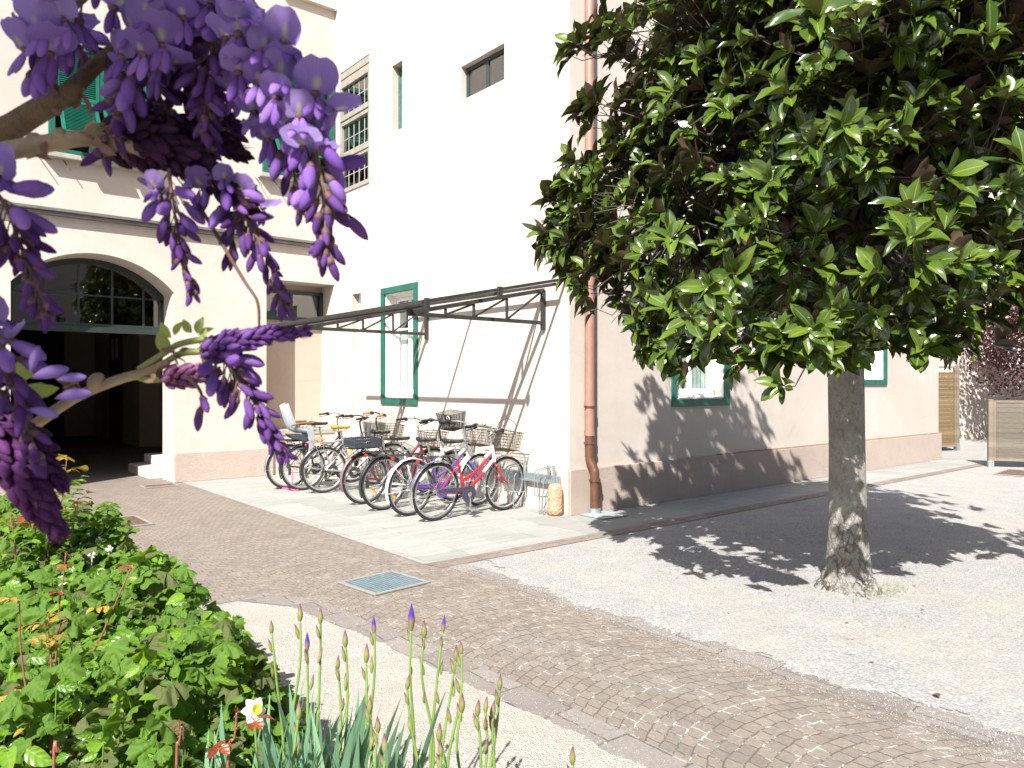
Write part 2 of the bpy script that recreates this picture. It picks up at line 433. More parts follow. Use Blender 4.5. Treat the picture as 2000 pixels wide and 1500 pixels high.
# small high window
f=MB();a0,a1,z0,z1=1.27,2.27,5.74,6.23
for q in ((a0,a1,z0,z0+.03),(a0,a1,z1-.05,z1),(a0,a0+.05,z0+.03,z1-.05),(a1-.05,a1,z0+.03,z1-.05),(1.74,1.80,z0+.03,z1-.05)): wbox(f,WB,*q,.09,.13)
F=f.build('window',pm('dark_frame',(.03,.045,.045),.5),B,bevel=.004,label='small high letterbox window left ajar')
g=MB();wbox(g,WB,a0+.05,1.74,z0+.03,z1-.05,.108,.112);wbox(g,WB,1.80,a1-.05,z0+.03,z1-.05,.108,.112);g.build('pane',M_glassd,F)
g=MB();wbox(g,WB,a0,a1,z0,z1,.4,.42);g.build('room_backing',M_room,F)
g=MB()
for k in range(5): 
    q=a0+.12+k*.06;wbox(g,WB,q,q+.035,z0+.03,z0+.3-.03*k,.15+.03*k,.16+.03*k)
g.build('blind',M_curtain,F)
# slit windows
for (a0,a1,z0,z1,d,m,lb) in ((3.91,4.23,5.78,6.88,.14,M_blue,'tall narrow slit window with green glass'),(5.32,5.64,2.15,3.23,.16,M_white,'narrow white slit window beside the corner')):
    f=MB()
    for q in ((a0,a1,z0,z0+.03),(a0,a1,z1-.03,z1),(a0,a0+.035,z0+.03,z1-.03),(a1-.035,a1,z0+.03,z1-.03)): wbox(f,WB,*q,d-.03,d+.02)
    F=f.build('window',m,B,bevel=.003,label=lb)
    g=MB();wbox(g,WB,a0+.035,a1-.035,z0+.03,z1-.03,d-.004,d+.004);g.build('pane',M_blue if m is M_blue else M_glass,F)
    g=MB();wbox(g,WB,a0,a1,z0,z1,d+.06,d+.07);g.build('room_backing',M_curtain if m is M_white else M_room,F)
# shuttered windows on wall A : casing, louvred leaves, lower flaps propped open
def shuttered(a0,a1,z0,z1,lb):
    c=MB();k=.09
    for q in ((a0,a1,z0,z0+k),(a0,a1,z1-k,z1),(a0,a0+k,z0+k,z1-k),(a1-k,a1,z0+k,z1-k)): wbox(c,WA,*q,-.05,.10)
    F=c.build('window',M_green,B,bevel=.006,label=lb)
    s=MB();wbox(s,WA,a0-.08,a1+.06,z0-.075,z0-.001,-.16,-.001);s.build('sill',M_stone,F,bevel=.008)
    g=MB();wbox(g,WA,a0,a1,z0,z1,.14,.15);g.build('pane',M_glassd,F)
    ce=(a0+a1)/2;zm=z0+k+.5*(z1-z0-2*k)
    def leaf(b0,b1,zlo,zhi,dl,dh):
        m=MB();P=lambda a,t,o=0:WA(a,lerp(zlo,zhi,t),lerp(dl,dh,t)+o)
        H=((zhi-zlo)**2+(dl-dh)**2)**.5;e=.055/H;st=.05
        def bx(x0,x1,t0,t1,o0,o1): m.hexa([P(x0,t0,o0),P(x1,t0,o0),P(x1,t0,o1),P(x0,t0,o1),P(x0,t1,o0),P(x1,t1,o0),P(x1,t1,o1),P(x0,t1,o1)])
        bx(b0,b0+st,0,1,-.018,.018);bx(b1-st,b1,0,1,-.018,.018);bx(b0+st,b1-st,0,e,-.018,.018);bx(b0+st,b1-st,1-e,1,-.018,.018)
        N=int(H/.036)
        for i in range(N):
            t=e+(1-2*e)*(i+.5)/N;dt=(1-2*e)/N*.55
            m.hexa([P(b0+st,t-dt,-.016),P(b1-st,t-dt,-.016),P(b1-st,t-dt+.003,-.010),P(b0+st,t-dt+.003,-.010),P(b0+st,t+dt,.012),P(b1-st,t+dt,.012),P(b1-st,t+dt+.003,.016),P(b0+st,t+dt+.003,.016)])
        return m
    for (b0,b1) in ((a0+k+.005,ce-.006),(ce+.006,a1-k-.005)):
        U=leaf(b0,b1,zm+.01,z1-k-.01,.0,.0).build('shutter',M_green,F)
        leaf(b0+.03,b1-.03,zm-.62,zm-.005,-.42,-.01).build('shutter_flap',M_green,U)
        h=MB();h.tube([WA(b0+.06,zm-.55,-.36),WA(b0+.06,z0+.1,-.02)],.005,5);h.build('stay',M_iron,U)
    h=MB()
    for q in (a0-.12,a0+.2): h.tube([WA(q,z0-.08,-.01),WA(q+.05,z0-.2,-.12),WA(q+.07,z0-.24,-.13)],.007,5)
    h.build('shutter_hook',M_iron,F)
    return F
shuttered(-4.62,-3.25,5.04,6.75,'green shuttered upper window above the arch')
shuttered(-1.39,-.04,5.30,7.25,'green shuttered upper window next to the inner corner')

# arched passage : transom, interior, steps, doors
D0=.60
f=MB();n=28;t=.085
for i in range(n):
    u0=AC-AW+2*AW*i/n;u1=AC-AW+2*AW*(i+1)/n
    def zin(u):
        x=(u-AC)/(AW)*(AW-.0);return zarch(u)-t*(1+.9*abs((u-AC)/AW)**2)
    f.hexa([WA(u0,zin(u0),D0),WA(u1,zin(u1),D0),WA(u1,zin(u1),D0+.07),WA(u0,zin(u0),D0+.07),WA(u0,zarch(u0)-.001,D0),WA(u1,zarch(u1)-.001,D0),WA(u1,zarch(u1)-.001,D0+.07),WA(u0,zarch(u0)-.001,D0+.07)])
wbox(f,WA,AC-AW+.001,AC+AW-.001,2.44,2.53,D0-.05,D0+.08);wbox(f,WA,AC-AW+.001,AC+AW-.001,2.535,2.58,D0-.01,D0+.06)
for q in ((AC-AW+.001,AC-AW+.08),(AC+AW-.08,AC+AW-.001)): wbox(f,WA,*q,2.58,3.02,D0,D0+.07)
F=f.build('transom_window',M_dkframe,B,label='arched glazed transom over the dark passage')
g=MB()
us=[-4.60,-4.12,-3.64,-3.17]
for u0 in us: wbox(g,WA,u0-.016,u0+.016,2.58,zarch(u0)-.10,D0+.005,D0+.045)
wbox(g,WA,AC-AW+.08,AC+AW-.08,3.02,3.045,D0+.012,D0+.038)
g.build('glazing_bars',M_dkframe,F)
g=MB();wbox(g,WA,AC-AW+.06,AC+AW-.06,2.55,3.08,D0+.02,D0+.024)
n=24
for i in range(n):
    u0=AC-AW+.06+2*(AW-.06)*i/n;u1=AC-AW+.06+2*(AW-.06)*(i+1)/n
    g.quad(WA(u0,3.08,D0+.02),WA(u1,3.08,D0+.02),WA(u1,zarch(u1)-.03,D0+.02),WA(u0,zarch(u0)-.03,D0+.02))
g.build('pane',glassmat('transom_glass',(.16,.16,.15),.10),F,recalc=False)
p=MB();v0=VA+.671
p.quad((-6.2,v0,0),(AC-AW,v0,0),(AC-AW,v0,4.2),(-6.2,v0,4.2));p.quad((AC+AW,v0,0),(.6,v0,0),(.6,v0,4.2),(AC+AW,v0,4.2));p.quad((AC-AW,v0,3.62),(AC+AW,v0,3.62),(AC+AW,v0,4.2),(AC-AW,v0,4.2))
p.quad((-6.2,v0,0),(-6.2,20,0),(-6.2,20,4.2),(-6.2,v0,4.2))
p.quad((.6,v0,0),(.6,14.4,0),(.6,14.4,4.2),(.6,v0,4.2));p.quad((-1.5,14.4,0),(.6,14.4,0),(.6,14.4,4.2),(-1.5,14.4,4.2));p.quad((-1.5,14.4,0),(-1.5,20,0),(-1.5,20,4.2),(-1.5,14.4,4.2))
p.quad((-6.2,20,0),(-1.5,20,0),(-1.5,20,4.2),(-6.2,20,4.2));p.quad((-6.2,v0,4.2),(.6,v0,4.2),(.6,20,4.2),(-6.2,20,4.2))
p.build('passage_lining',M_inner,B,recalc=False)
d=MB();d.box(-6.1,19.86,.02,-2.35,19.98,4.1)
D=d.build('gate',M_dark,B,bevel=.01,label='big dark timber gate at the back of the passage')
g=MB();g.box(-5.75,19.83,2.35,-5.05,19.855,2.95);g.build('pane',pm('frosted_pane',(.75,.76,.74),.5),D)
g=MB()
for k in range(7):
    x=-5.75+.14*k
    g.bar((x,19.815,2.35),(min(x+.35,-5.05),19.815,2.35+min(.6,.6*(min(x+.35,-5.05)-x)/.35)),.02,.02,(0,1,0));g.bar((x,19.805,2.95),(min(x+.35,-5.05),19.805,2.95-min(.6,.6*(min(x+.35,-5.05)-x)/.35)),.02,.02,(0,1,0))
g.build('lattice',M_dark,D)
d=MB();d.box(-1.56,16.2,.02,-1.505,17.6,3.5);D=d.build('door',M_dark,B,bevel=.01,label='dark side door inside the passage')
g=MB();g.box(-1.575,16.5,2.3,-1.561,16.75,2.9);g.box(-1.575,17.0,2.3,-1.561,17.25,2.9);g.build('pane',pm('frosted_pane',(.75,.76,.74),.5),D)
s=MB();s.box(-3.06,v0+.02,0,.55,v0+1.5,.165);s.box(-2.80,v0+.05,.167,.55,v0+1.45,.33);s.box(-2.2,v0+.05,.332,.55,v0+1.45,.5)
s.build('steps',pm('step_stone',(.50,.46,.41),.8,0,.2,6,.3),B,bevel=.015)

# ============================================================ ground sheets
def sheet(name,pts,z,mat,kind='structure'):
    m=MB();m.add([(p[0],p[1],z) for p in pts],[tuple(range(len(pts)))])
    o=m.build(name,mat,recalc=False);o['kind']=kind;return o
def gravelmat(name,a,b,warm,sc=85,dark=.45):
    t=NT(name);o=t.obj()
    cell=t.voro(sc,o,'Color');dist=t.voro(sc,o,'Distance')
    hs=t.n('ShaderNodeSeparateColor');t.l(cell,hs.inputs[0])
    c=t.mix(hs.outputs[0],a,b)
    c=t.mix(t.ramp(hs.outputs[1],(.90,0.),(.93,dark)),c,(.22,.19,.16))
    c=t.mix(t.ramp(t.noise(.7,o,6,.7),(.42,0.),(.70,.75)),c,warm)
    c=t.mix(t.ramp(t.noise(3.5,o,6,.75),(.35,.25),(.6,0.)),c,tuple(x*.7 for x in a))
    c=t.mix(t.ramp(dist,(.3,0.),(.8,.35)),c,tuple(x*.55 for x in a))
    h=t.math('ADD',t.math('MULTIPLY',dist,-1.),t.math('MULTIPLY',t.noise(260,o,2),.5))
    h=t.math('ADD',h,t.math('MULTIPLY',t.noise(6,o,4),2.))
    return t.fin(t.bsdf(c,.95,0,.15,t.bump(h,.85,.008)))
M_gravel=gravelmat('white_gravel',(.27,.267,.264),(.49,.484,.476),(.47,.425,.35))
M_sand=gravelmat('beige_grit',(.37,.35,.315),(.54,.51,.465),(.47,.425,.36),130,.35)
def cobblemat(name,arc=True,bw=.086,rh=.081,base1=(.258,.218,.182),base2=(.180,.153,.130),gv=1.0,seam=.005):
    t=NT(name);o=t.obj();sp=t.n('ShaderNodeSeparateXYZ')
    nz=t.n('ShaderNodeTexNoise');nz.inputs['Scale'].default_value=7;nz.inputs['Detail'].default_value=3;t.l(o,nz.inputs['Vector'])
    vm=t.n('ShaderNodeVectorMath',operation='MULTIPLY_ADD');t.l(nz.outputs['Color'],vm.inputs[0]);vm.inputs[1].default_value=(.045,.045,0);t.l(o,vm.inputs[2])
    t.l(vm.outputs[0],sp.inputs[0]);x,y=sp.outputs[0],sp.outputs[1]
    if arc:
        W=1.28;Rr=.98
        xs=t.math('SUBTRACT',t.math('WRAP',t.math('ADD',x,3.27),W/2,-W/2),0)
        asn=t.math('MULTIPLY',t.math('ARCSINE',t.math('DIVIDE',xs,Rr)),Rr)
        fan=t.math('FLOOR',t.math('DIVIDE',t.math('ADD',x,3.27+W/2),W))
        hh=t.math('SQRT',t.math('SUBTRACT',Rr*Rr,t.math('MULTIPLY',xs,xs)))
        yy=t.math('SUBTRACT',y,hh)
        cx=t.n('ShaderNodeCombineXYZ');t.l(t.math('ADD',asn,t.math('MULTIPLY',fan,3.37)),cx.inputs[0]);t.l(yy,cx.inputs[1])
    else:
        cx=t.n('ShaderNodeCombineXYZ');t.l(x,cx.inputs[0]);t.l(y,cx.inputs[1])
    bk=t.n('ShaderNodeTexBrick');bk.offset=.5;bk.inputs['Scale'].default_value=1;bk.inputs['Brick Width'].default_value=bw;bk.inputs['Row Height'].default_value=rh
    bk.inputs['Mortar Size'].default_value=seam;bk.inputs['Mortar Smooth'].default_value=.35;bk.inputs['Bias'].default_value=0
    bk.inputs['Color1'].default_value=(0,0,0,1);bk.inputs['Color2'].default_value=(1,1,1,1);bk.inputs['Mortar'].default_value=(.5,.5,.5,1)
    t.l(cx.outputs[0],bk.inputs['Vector'])
    sc=t.n('ShaderNodeSeparateColor');t.l(bk.outputs['Color'],sc.inputs[0])
    c=t.mix(sc.outputs[0],base2,base1)
    c=t.mix(t.ramp(t.noise(2.1,o,5,.65),(.35,0.),(.7,.6)),c,(.295,.252,.212))
    c=t.mix(t.ramp(t.noise(46,o,4,.7),(.35,.45),(.65,0.)),c,tuple(k*.6 for k in base2))
    c=t.mix(t.ramp(t.noise(.8,o,4),(.55,0.),(.8,.35)),c,(.19,.18,.17))
    # white grit lodged in the joints and dusted over the stones
    jn=t.ramp(t.noise(5.5,o,5,.8),(.51,0.),(.59,1.))
    near=t.ramp(t.math('MULTIPLY_ADD',y,-.12,.25,clamp=True),(.0,.05),(.55,1.))
    jc=t.mix(t.math('MULTIPLY',t.math('MULTIPLY',jn,near),gv),(.115,.10,.086),(.44,.425,.40))
    moss=t.ramp(t.noise(1.7,o,4,.7),(.68,0.),(.74,1.));jc=t.mix(moss,jc,(.10,.13,.03))
    c=t.mix(bk.outputs['Fac'],c,jc)
    du=t.math('MULTIPLY',t.ramp(t.voro(60,o),(.10,1.),(.16,0.)),t.ramp(t.noise(3,o,4),(.5,0.),(.62,.8)))
    c=t.mix(t.math('MULTIPLY',du,gv),c,(.46,.44,.40))
    h=t.math('ADD',t.math('MULTIPLY',bk.outputs['Fac'],-1.),t.math('MULTIPLY',t.noise(60,o,4,.7),.35))
    h=t.math('ADD',h,t.math('MULTIPLY',sc.outputs[0],.25))
    return t.fin(t.bsdf(c,t.ramp(t.noise(20,o),(.3,.6),(.7,.85)),0,.3,t.bump(h,.4,.007)))
M_cobble=cobblemat('porphyry_fan_cobbles')
M_strip=cobblemat('porphyry_border',False,.34,.21,(.27,.215,.18),(.17,.14,.12),.8,.008)
M_border=cobblemat('grey_border_stone',False,.21,.36,(.27,.25,.235),(.18,.16,.15),.6,.007)
def slabmat():
    t=NT('stone_slabs');o=t.obj()
    bk=t.n('ShaderNodeTexBrick');bk.offset=.5;bk.inputs['Scale'].default_value=1;bk.inputs['Brick Width'].default_value=.92;bk.inputs['Row Height'].default_value=.50
    bk.inputs['Mortar Size'].default_value=.005;bk.inputs['Mortar Smooth'].default_value=.3
    bk.inputs['Color1'].default_value=(0,0,0,1);bk.inputs['Color2'].default_value=(1,1,1,1);bk.inputs['Mortar'].default_value=(.5,.5,.5,1)
    mp=t.n('ShaderNodeMapping');mp.inputs['Rotation'].default_value=(0,0,PI/2);mp.inputs['Location'].default_value=(.2,.17,0);t.l(o,mp.inputs[0]);t.l(mp.outputs[0],bk.inputs['Vector'])
    sc=t.n('ShaderNodeSeparateColor');t.l(bk.outputs['Color'],sc.inputs[0])
    c=t.mix(sc.outputs[0],(.27,.276,.26),(.365,.366,.343))
    m2=t.n('ShaderNodeMapping');m2.inputs['Scale'].default_value=(.7,5,1);m2.inputs['Rotation'].default_value=(0,0,.5);t.l(o,m2.inputs[0])
    c=t.mix(t.ramp(t.noise(1.5,m2.outputs[0],6,.7),(.42,0.),(.72,.7)),c,(.20,.21,.187))
    c=t.mix(t.ramp(t.noise(.9,o,5,.7),(.45,0.),(.7,.6)),c,(.33,.325,.30))
    c=t.mix(t.ramp(t.noise(38,o,5,.75),(.35,.3),(.6,0.)),c,(.19,.19,.175))
    c=t.mix(bk.outputs['Fac'],c,t.mix(t.ramp(t.noise(4,o,3),(.4,0.),(.6,1.)),(.13,.125,.11),(.5,.48,.44)))
    # crack
    h=t.math('ADD',t.math('MULTIPLY',bk.outputs['Fac'],-1.),t.math('MULTIPLY',t.noise(90,o,4),.25))
    return t.fin(t.bsdf(c,.75,0,.3,t.bump(h,.5,.006)))
M_slab=slabmat()
G=2500
sheet('ground',[(-G,-G),(G,-G),(G,G),(-G,G)],0,M_gravel)
sheet('cobbled_path',[(-2.42,-14),(-2.50,-1.2),(-2.74,-1.0),(-2.74,VA+.7),(.6,VA+.7),(.6,14.4),(-1.5,14.4),(-1.5,20),(-9,20),(-9,-.85),(-4.42,-1.08),(-4.17,-1.47),(-4.03,-2.6),(-3.98,-3.8),(-3.95,-5),(-3.9,-14)],.002,M_cobble)
sheet('paving',[(-2.74,-1.0),(11.3,-.9),(11.3,.001),(.0,.001),(0,VA+.52),(-1.35,VA+.52),(-1.35,VA+.001),(-2.74,VA+.001)],.004,M_slab)
sheet('border_strip',[(-2.70,-1.21),(10.6,-1.10),(10.6,-.898),(-2.74,-.998)],.0058,M_strip)
def edge_poly(pts,amp,step=.035,jit=rnd):
    out=[]
    for (a,b) in zip(pts,pts[1:]):
        L=math.hypot(b[0]-a[0],b[1]-a[1]);k=max(1,int(L/step));nx,ny=-(b[1]-a[1])/L,(b[0]-a[0])/L
        for i in range(k):
            q=i/k;o=amp*(.6*math.sin(7.3*(a[1]+(b[1]-a[1])*q))+.4*math.sin(19.1*(a[1]+(b[1]-a[1])*q)+1)+jit.uniform(-.55,.55))
            out.append((lerp(a[0],b[0],q)+nx*o,lerp(a[1],b[1],q)+ny*o))
    return out
sheet('path_edging',[(-4.02,-14),(-3.74,-14),(-3.78,-5),(-3.80,-3.8),(-3.84,-2.6),(-3.96,-1.55),(-4.2,-1.0),(-4.42,-1.08),(-4.17,-1.47),(-4.06,-2.6),(-4.01,-3.8)],.0038,M_border)
sheet('path_border',[(-2.64,-1.2),(-2.44,-1.2),(-2.36,-14),(-2.56,-14)],.0038,M_border)
# loose gravel that has crept over the borders
sheet('gravel_verge',edge_poly([(-2.22,-1.22),(-2.45,-1.9),(-2.53,-2.6),(-2.50,-3.4),(-2.44,-4.2),(-2.52,-4.7),(-2.38,-5.2),(-2.46,-5.9),(-2.42,-8)],.055,.02)+[(-1.2,-8),(-1.2,-1.22)],.0056,M_gravel)
sheet('grit_walk',[(-9,-1.2)]+edge_poly([(-4.75,-1.15),(-4.4,-1.18),(-4.18,-1.55),(-4.06,-2.6),(-4.01,-3.8),(-3.97,-4.5),(-3.93,-6),(-3.88,-9)],.02,.02)+[(-9,-9)],.0056,M_sand)
# bed soil
soil=[loc(x,d) for x,d in ((-6,6.2),(-3.3,5.75),(-2.4,5.0),(-1.75,4.3),(-1.15,3.55),(-.8,2.9),(-.1,2.35),(.25,2.2),(.3,1.2),(-6,1.2))]
sheet('soil',[(p.x,p.y) for p in soil],.008,pm('bed_soil',(.055,.04,.028),.95,0,.4,18,.8,40))

# ============================================================ loose stones (too many to count)
tm=(np.array([(1,0,0),(-.9,.1,0),(.1,.9,0),(-.1,-1,0),(0,.1,.75),(.1,0,-.6)]),[(0,2,4),(2,1,4),(1,3,4),(3,0,4),(2,0,5),(1,2,5),(3,1,5),(0,3,5)],np.zeros((6,2)))
def stones(name,pts,mat,lab):
    fr=[]
    for (x,y,z) in pts:
        s=rnd.uniform(.0018,.0042)*rnd.choice((1,1,1,1.5));a=rnd.uniform(0,6.3)
        fr.append((V3((x,y,z+s*.35)),V3((math.cos(a),math.sin(a),rnd.uniform(-.3,.3)))*s*rnd.uniform(.8,1.3),V3((-math.sin(a),math.cos(a),rnd.uniform(-.3,.3)))*s,V3((0,0,1))*s))
    o=scatter(name,tm,fr,mat,None,smooth=False);tag(o,lab,'gravel',None,'stuff')
def stonemat(name,a,b):
    t=NT(name);f=t.n('ShaderNodeAttribute',attribute_name='rnd').outputs['Fac'];return t.fin(t.bsdf(t.mix(f,a,b),.9,0,.2))
pts=[]
while len(pts)<20000:
    d=3.2+5.5*rnd.random()**1.6;X=rnd.uniform(-.35,.72)*d
    p=loc(X,d)
    if p.x>-2.50 and p.y<-1.25 or (p.x>-2.9+rnd.random()*.5 and p.x<-2.4 and p.y<-1.3): pts.append((p.x,p.y,.005 if p.x<-2.4 else .001))
for _ in range(900):
    y=-1.3-rnd.random()**1.5*5.5;x=-2.48-abs(rnd.gauss(0,.11));pts.append((x,y,.005))
stones('gravel_stones',pts,stonemat('loose_stone',(.28,.275,.27),(.54,.53,.51)),'loose white gravel chips across the courtyard and its cobble edge')
pts=[]
while len(pts)<4500:
    d=2.6+3*rnd.random()**1.3;X=rnd.uniform(-.5,.4)*d;p=loc(X,d)
    if p.x<-3.98 and p.y<-1.2: pts.append((p.x,p.y,.0055))
for _ in range(700): pts.append((-3.98+abs(rnd.gauss(0,.10)),-1.4-rnd.random()*5,.004))
stones('grit_stones',pts,stonemat('loose_grit',(.32,.295,.255),(.50,.46,.40)),'loose beige grit beside the flower bed')
# ============================================================ canopy frame on the bicycle wall
T=thing('canopy_frame','dark steel lean-to canopy frame bracketed to the wall above the bicycles','canopy',(0,1.8,2.4))
zr=lambda s:2.86-.205*s
def Bp(s,y,z): return V3((-s,y,z))
for y0 in (.45,3.15):
    m=MB();zt=lambda s:zr(s)-.055
    m.bar(Bp(.03,y0,2.30),Bp(.03,y0,zt(.03)),.05,.05,(0,1,0))
    m.bar(Bp(.02,y0,zt(.02)),Bp(2.0,y0,zt(2.0)),.05,.05);m.bar(Bp(.056,y0,2.385),Bp(1.92,y0,2.385),.045,.045)
    xs=[.62,1.12,1.52]
    last=.06
    for s in xs:
        m.bar(Bp(s,y0,2.409),Bp(s,y0,zt(s)-.026),.028,.028,(0,1,0))
        m.bar(Bp(last+.02,y0,zt(last)-.03),Bp(s-.02,y0,2.41),.024,.024,(0,1,0));last=s
    m.box(-2.02,y0-.03,2.36,-1.90,y0+.03,2.43)
    m.build('truss',M_iron,T,bevel=.004)
m=MB()
for s in (.17,1.08,2.03): m.bar(Bp(s,.05,zr(s)+.0),Bp(s,4.35,zr(s)),.04,.036)
m.build('purlin',M_iron,T,bevel=.004)
m=MB()
for y in (.05,): m.bar(Bp(.03,y,zr(.03)+.045),Bp(2.1,y,zr(2.1)+.045),.03,.036)
m.build('edge_bar',M_iron,T,bevel=.004)
m=MB();m.bar(Bp(2.10,.03,zr(2.1)+.04),Bp(2.10,4.40,zr(2.1)+.04),.025,.042);m.build('front_rail',M_iron,T,bevel=.004)
m=MB();m.bar(Bp(1.1,1.85,zr(1.1)+.028),Bp(.18,1.85,zr(.18)+.028),.03,.03);m.bar(Bp(1.1,1.85,zr(1.1)+.028),Bp(2.05,1.85,zr(2.05)+.028),.03,.03);m.build('rafter',M_iron,T,bevel=.003)
for s in (1.08,2.06):
    m=MB();m.box(-s-.03,-.01,zr(s)-.03,-s+.03,.024,zr(s)+.075);m.build('end_clip',M_iron,T,bevel=.004)

# ============================================================ drainpipe
T=thing('drainpipe','copper coloured drainpipe running down the building corner','drainpipe',(.26,-.10,0))
M_cop=pm('painted_copper',(.30,.168,.125),.5,.15,.14,5,.05);M_cop2=pm('brown_copper',(.17,.085,.055),.42,.5,.25,7,.08)
def cyl(mb,pts,r,n=20): mb.tube(pts,r,n)
px_,py_=.265,-.085
m=MB();cyl(m,[(px_,py_,1.02),(px_,py_,HT)],.062);m.build('upper_pipe',M_cop,T,smooth=2)
m=MB();cyl(m,[(px_,py_,1.02),(px_,py_,.70)],.060);cyl(m,spline([(px_,py_,.70),(px_+.005,py_-.015,.64),(px_+.02,py_-.05,.56),(px_+.025,py_-.065,.48),(px_+.025,py_-.065,.07)],5),.058);m.build('lower_pipe',M_cop2,T,smooth=2)
for z in (1.0,1.36,4.3,7.6):
    m=MB();m.lathe([(.062,-.03),(.068,-.03),(.068,.03),(.062,.03)],(px_,py_,z),n=20);m.build('joint_collar',M_cop,T,smooth=2)
for z,yy,xx in ((.88,py_,px_),(1.33,py_,px_),(.42,py_-.065,px_+.025),(4.0,py_,px_),(7.2,py_,px_)):
    m=MB();m.lathe([(.064,-.012),(.071,-.012),(.071,.012),(.064,.012)],(xx,yy,z),n=20);m.box(xx-.085,yy-.012,z-.014,xx-.066,yy+.012,z+.014);m.box(xx-.008,yy+.06,z-.01,xx+.008,.0,z+.01);m.build('pipe_bracket',M_cop2,T,smooth=2)
m=MB();m.lathe([(.060,.07),(.075,.07),(.078,.05),(.075,.02),(.07,.0)],(px_+.025,py_-.065,.012),n=20);m.build('boot',M_metal,T,smooth=2)
m=MB();m.box(.08,-.50,.010,.52,-.10,.022);m.build('drain_cover',pm('gully_plate',(.36,.40,.40),.6,.3,.15,12),bevel=.004)
tag(bpy.data.objects['drain_cover'],'pale grey square plate at the foot of the drainpipe','drain cover')

# ============================================================ bicycle rack
T=thing('bicycle_rack','galvanised wall mounted bicycle rack with wire wheel holders','bicycle rack',(-.05,2.4,.35))
m=MB();m.box(-.05,.14,.37,-.012,4.75,.47);m.box(-.075,.14,.36,-.052,4.75,.385);m.build('rail',M_metal,T,bevel=.004)
RY=[.24,.80,1.34,1.86,2.40,2.95,3.50,4.02,4.50]
for y in RY:
    m=MB();m.prism([(-.055,y-.05,.60),(-.055,y-.05,.22),(-.075,y-.05,.22),(-.11,y-.05,.60)],(0,.004,0))
    m.prism([(-.055,y+.05,.60),(-.055,y+.05,.22),(-.075,y+.05,.22),(-.11,y+.05,.60)],(0,.004,0))
    for o in (-.032,.032):
        m.tube(spline([(-.08,y+o,.59),(-.28,y+o,.555),(-.325,y+o,.50),(-.33,y+o,.28),(-.29,y+o,.235),(-.07,y+o,.215)],4),.0065,6)
        m.tube(spline([(-.20,y+o,.46),(-.24,y+o,.40),(-.25,y+o,.06),(-.22,y+o,.03),(-.06,y+o,.23)],3),.0065,6)
    m.build('wheel_holder',M_metal,T,smooth=2)

# ============================================================ stone bollard
m=MB();ns=22;rings=[(0,.094),(.06,.094),(.13,.092),(.2,.093),(.27,.092),(.32,.086),(.35,.068),(.368,.038),(.372,.0)]
for i,(z,rr_) in enumerate(rings):
    for k in range(ns):
        an=2*PI*k/ns;j=1+.035*math.sin(k*2.7+i*1.9)+rnd.uniform(-.035,.035)
        m.v.append(V3((-.115+rr_*j*math.cos(an),.13+rr_*j*math.sin(an)*1.0,.009+z*1.03+(.008*math.sin(k*1.7) if 0<i<7 else 0))))
for i in range(len(rings)-1):
    for k in range(ns): m.f.append((i*ns+k,i*ns+(k+1)%ns,(i+1)*ns+(k+1)%ns,(i+1)*ns+k))
m.f.append(tuple(range(ns)))
t=NT('pink_marble');o=t.obj();c=t.mix(t.ramp(t.noise(24,o,6,.8),(.42,0.),(.58,1.)),(.46,.22,.125),(.56,.37,.26));c=t.mix(t.ramp(t.voro(20,o),(.05,.8),(.22,0.)),c,(.70,.58,.46))
mt=t.fin(t.bsdf(c,.8,0,.3,t.bump(t.math('ADD',t.noise(40,o,5,.7),t.voro(28,o)),.9,.012)))
tag(m.build('stone_bollard',mt,smooth=True),'rough pink marble bollard guarding the wall corner','bollard')

# ============================================================ drain covers set in the paving
def oriented(cx,cy,a,z):
    ca,sa=math.cos(a),math.sin(a)
    return lambda x,y,h:V3((cx+x*ca-y*sa,cy+x*sa+y*ca,z+h))
def hbox(mb,P,x0,x1,y0,y1,h0,h1): mb.hexa([P(x0,y0,h0),P(x1,y0,h0),P(x1,y1,h0),P(x0,y1,h0),P(x0,y0,h1),P(x1,y0,h1),P(x1,y1,h1),P(x0,y1,h1)])
def grate(name,label,cx,cy,wx,wy,a,matg,matf,nx,ny,fr=.05,plate=False):
    T=thing(name,label,'drain cover',(cx,cy,.005));P=oriented(cx,cy,a,.005);hx,hy=wx/2,wy/2
    m=MB()
    for q in ((-hx,hx,-hy,-hy+fr),(-hx,hx,hy-fr,hy),(-hx,-hx+fr,-hy+fr,hy-fr),(hx-fr,hx,-hy+fr,hy-fr)): hbox(m,P,*q,0,.014)
    m.build('frame',matf,T,bevel=.003)
    m=MB();hbox(m,P,-hx+fr,hx-fr,-hy+fr,hy-fr,.0005,.0025);m.build('pit',M_dark if not plate else matg,T)
    m=MB();i0,i1=-hx+fr+.002,hx-fr-.002;j0,j1=-hy+fr+.002,hy-fr-.002
    for k in range(nx+1):
        x=lerp(i0,i1,k/nx);hbox(m,P,max(i0,x-.006),min(i1,x+.006),j0,j1,.004,.012)
    for k in range(ny+1):
        y=lerp(j0,j1,k/ny);hbox(m,P,i0,i1,max(j0,y-.004),min(j1,y+.004),.0045,.0126)
    m.build('grating',matg,T)
M_gr=pm('blue_grey_galvanised',(.20,.27,.30),.5,.35,.2,15);M_conc=pm('concrete_frame',(.23,.22,.20),.85,0,.15,12,.2)
M_rust=pm('rusty_iron',(.17,.115,.085),.75,.2,.3,15,.3)
grate('drain_grate','square blue grey steel drain grating in the cobbled path',-3.34,-1.34,.54,.52,.10,M_gr,M_conc,13,17,.032)
grate('drain_grate','rectangular rusty slatted drain cover beside the leafy bed',-4.33,2.93,.46,.74,.03,M_rust,M_conc,3,22,.035,True)
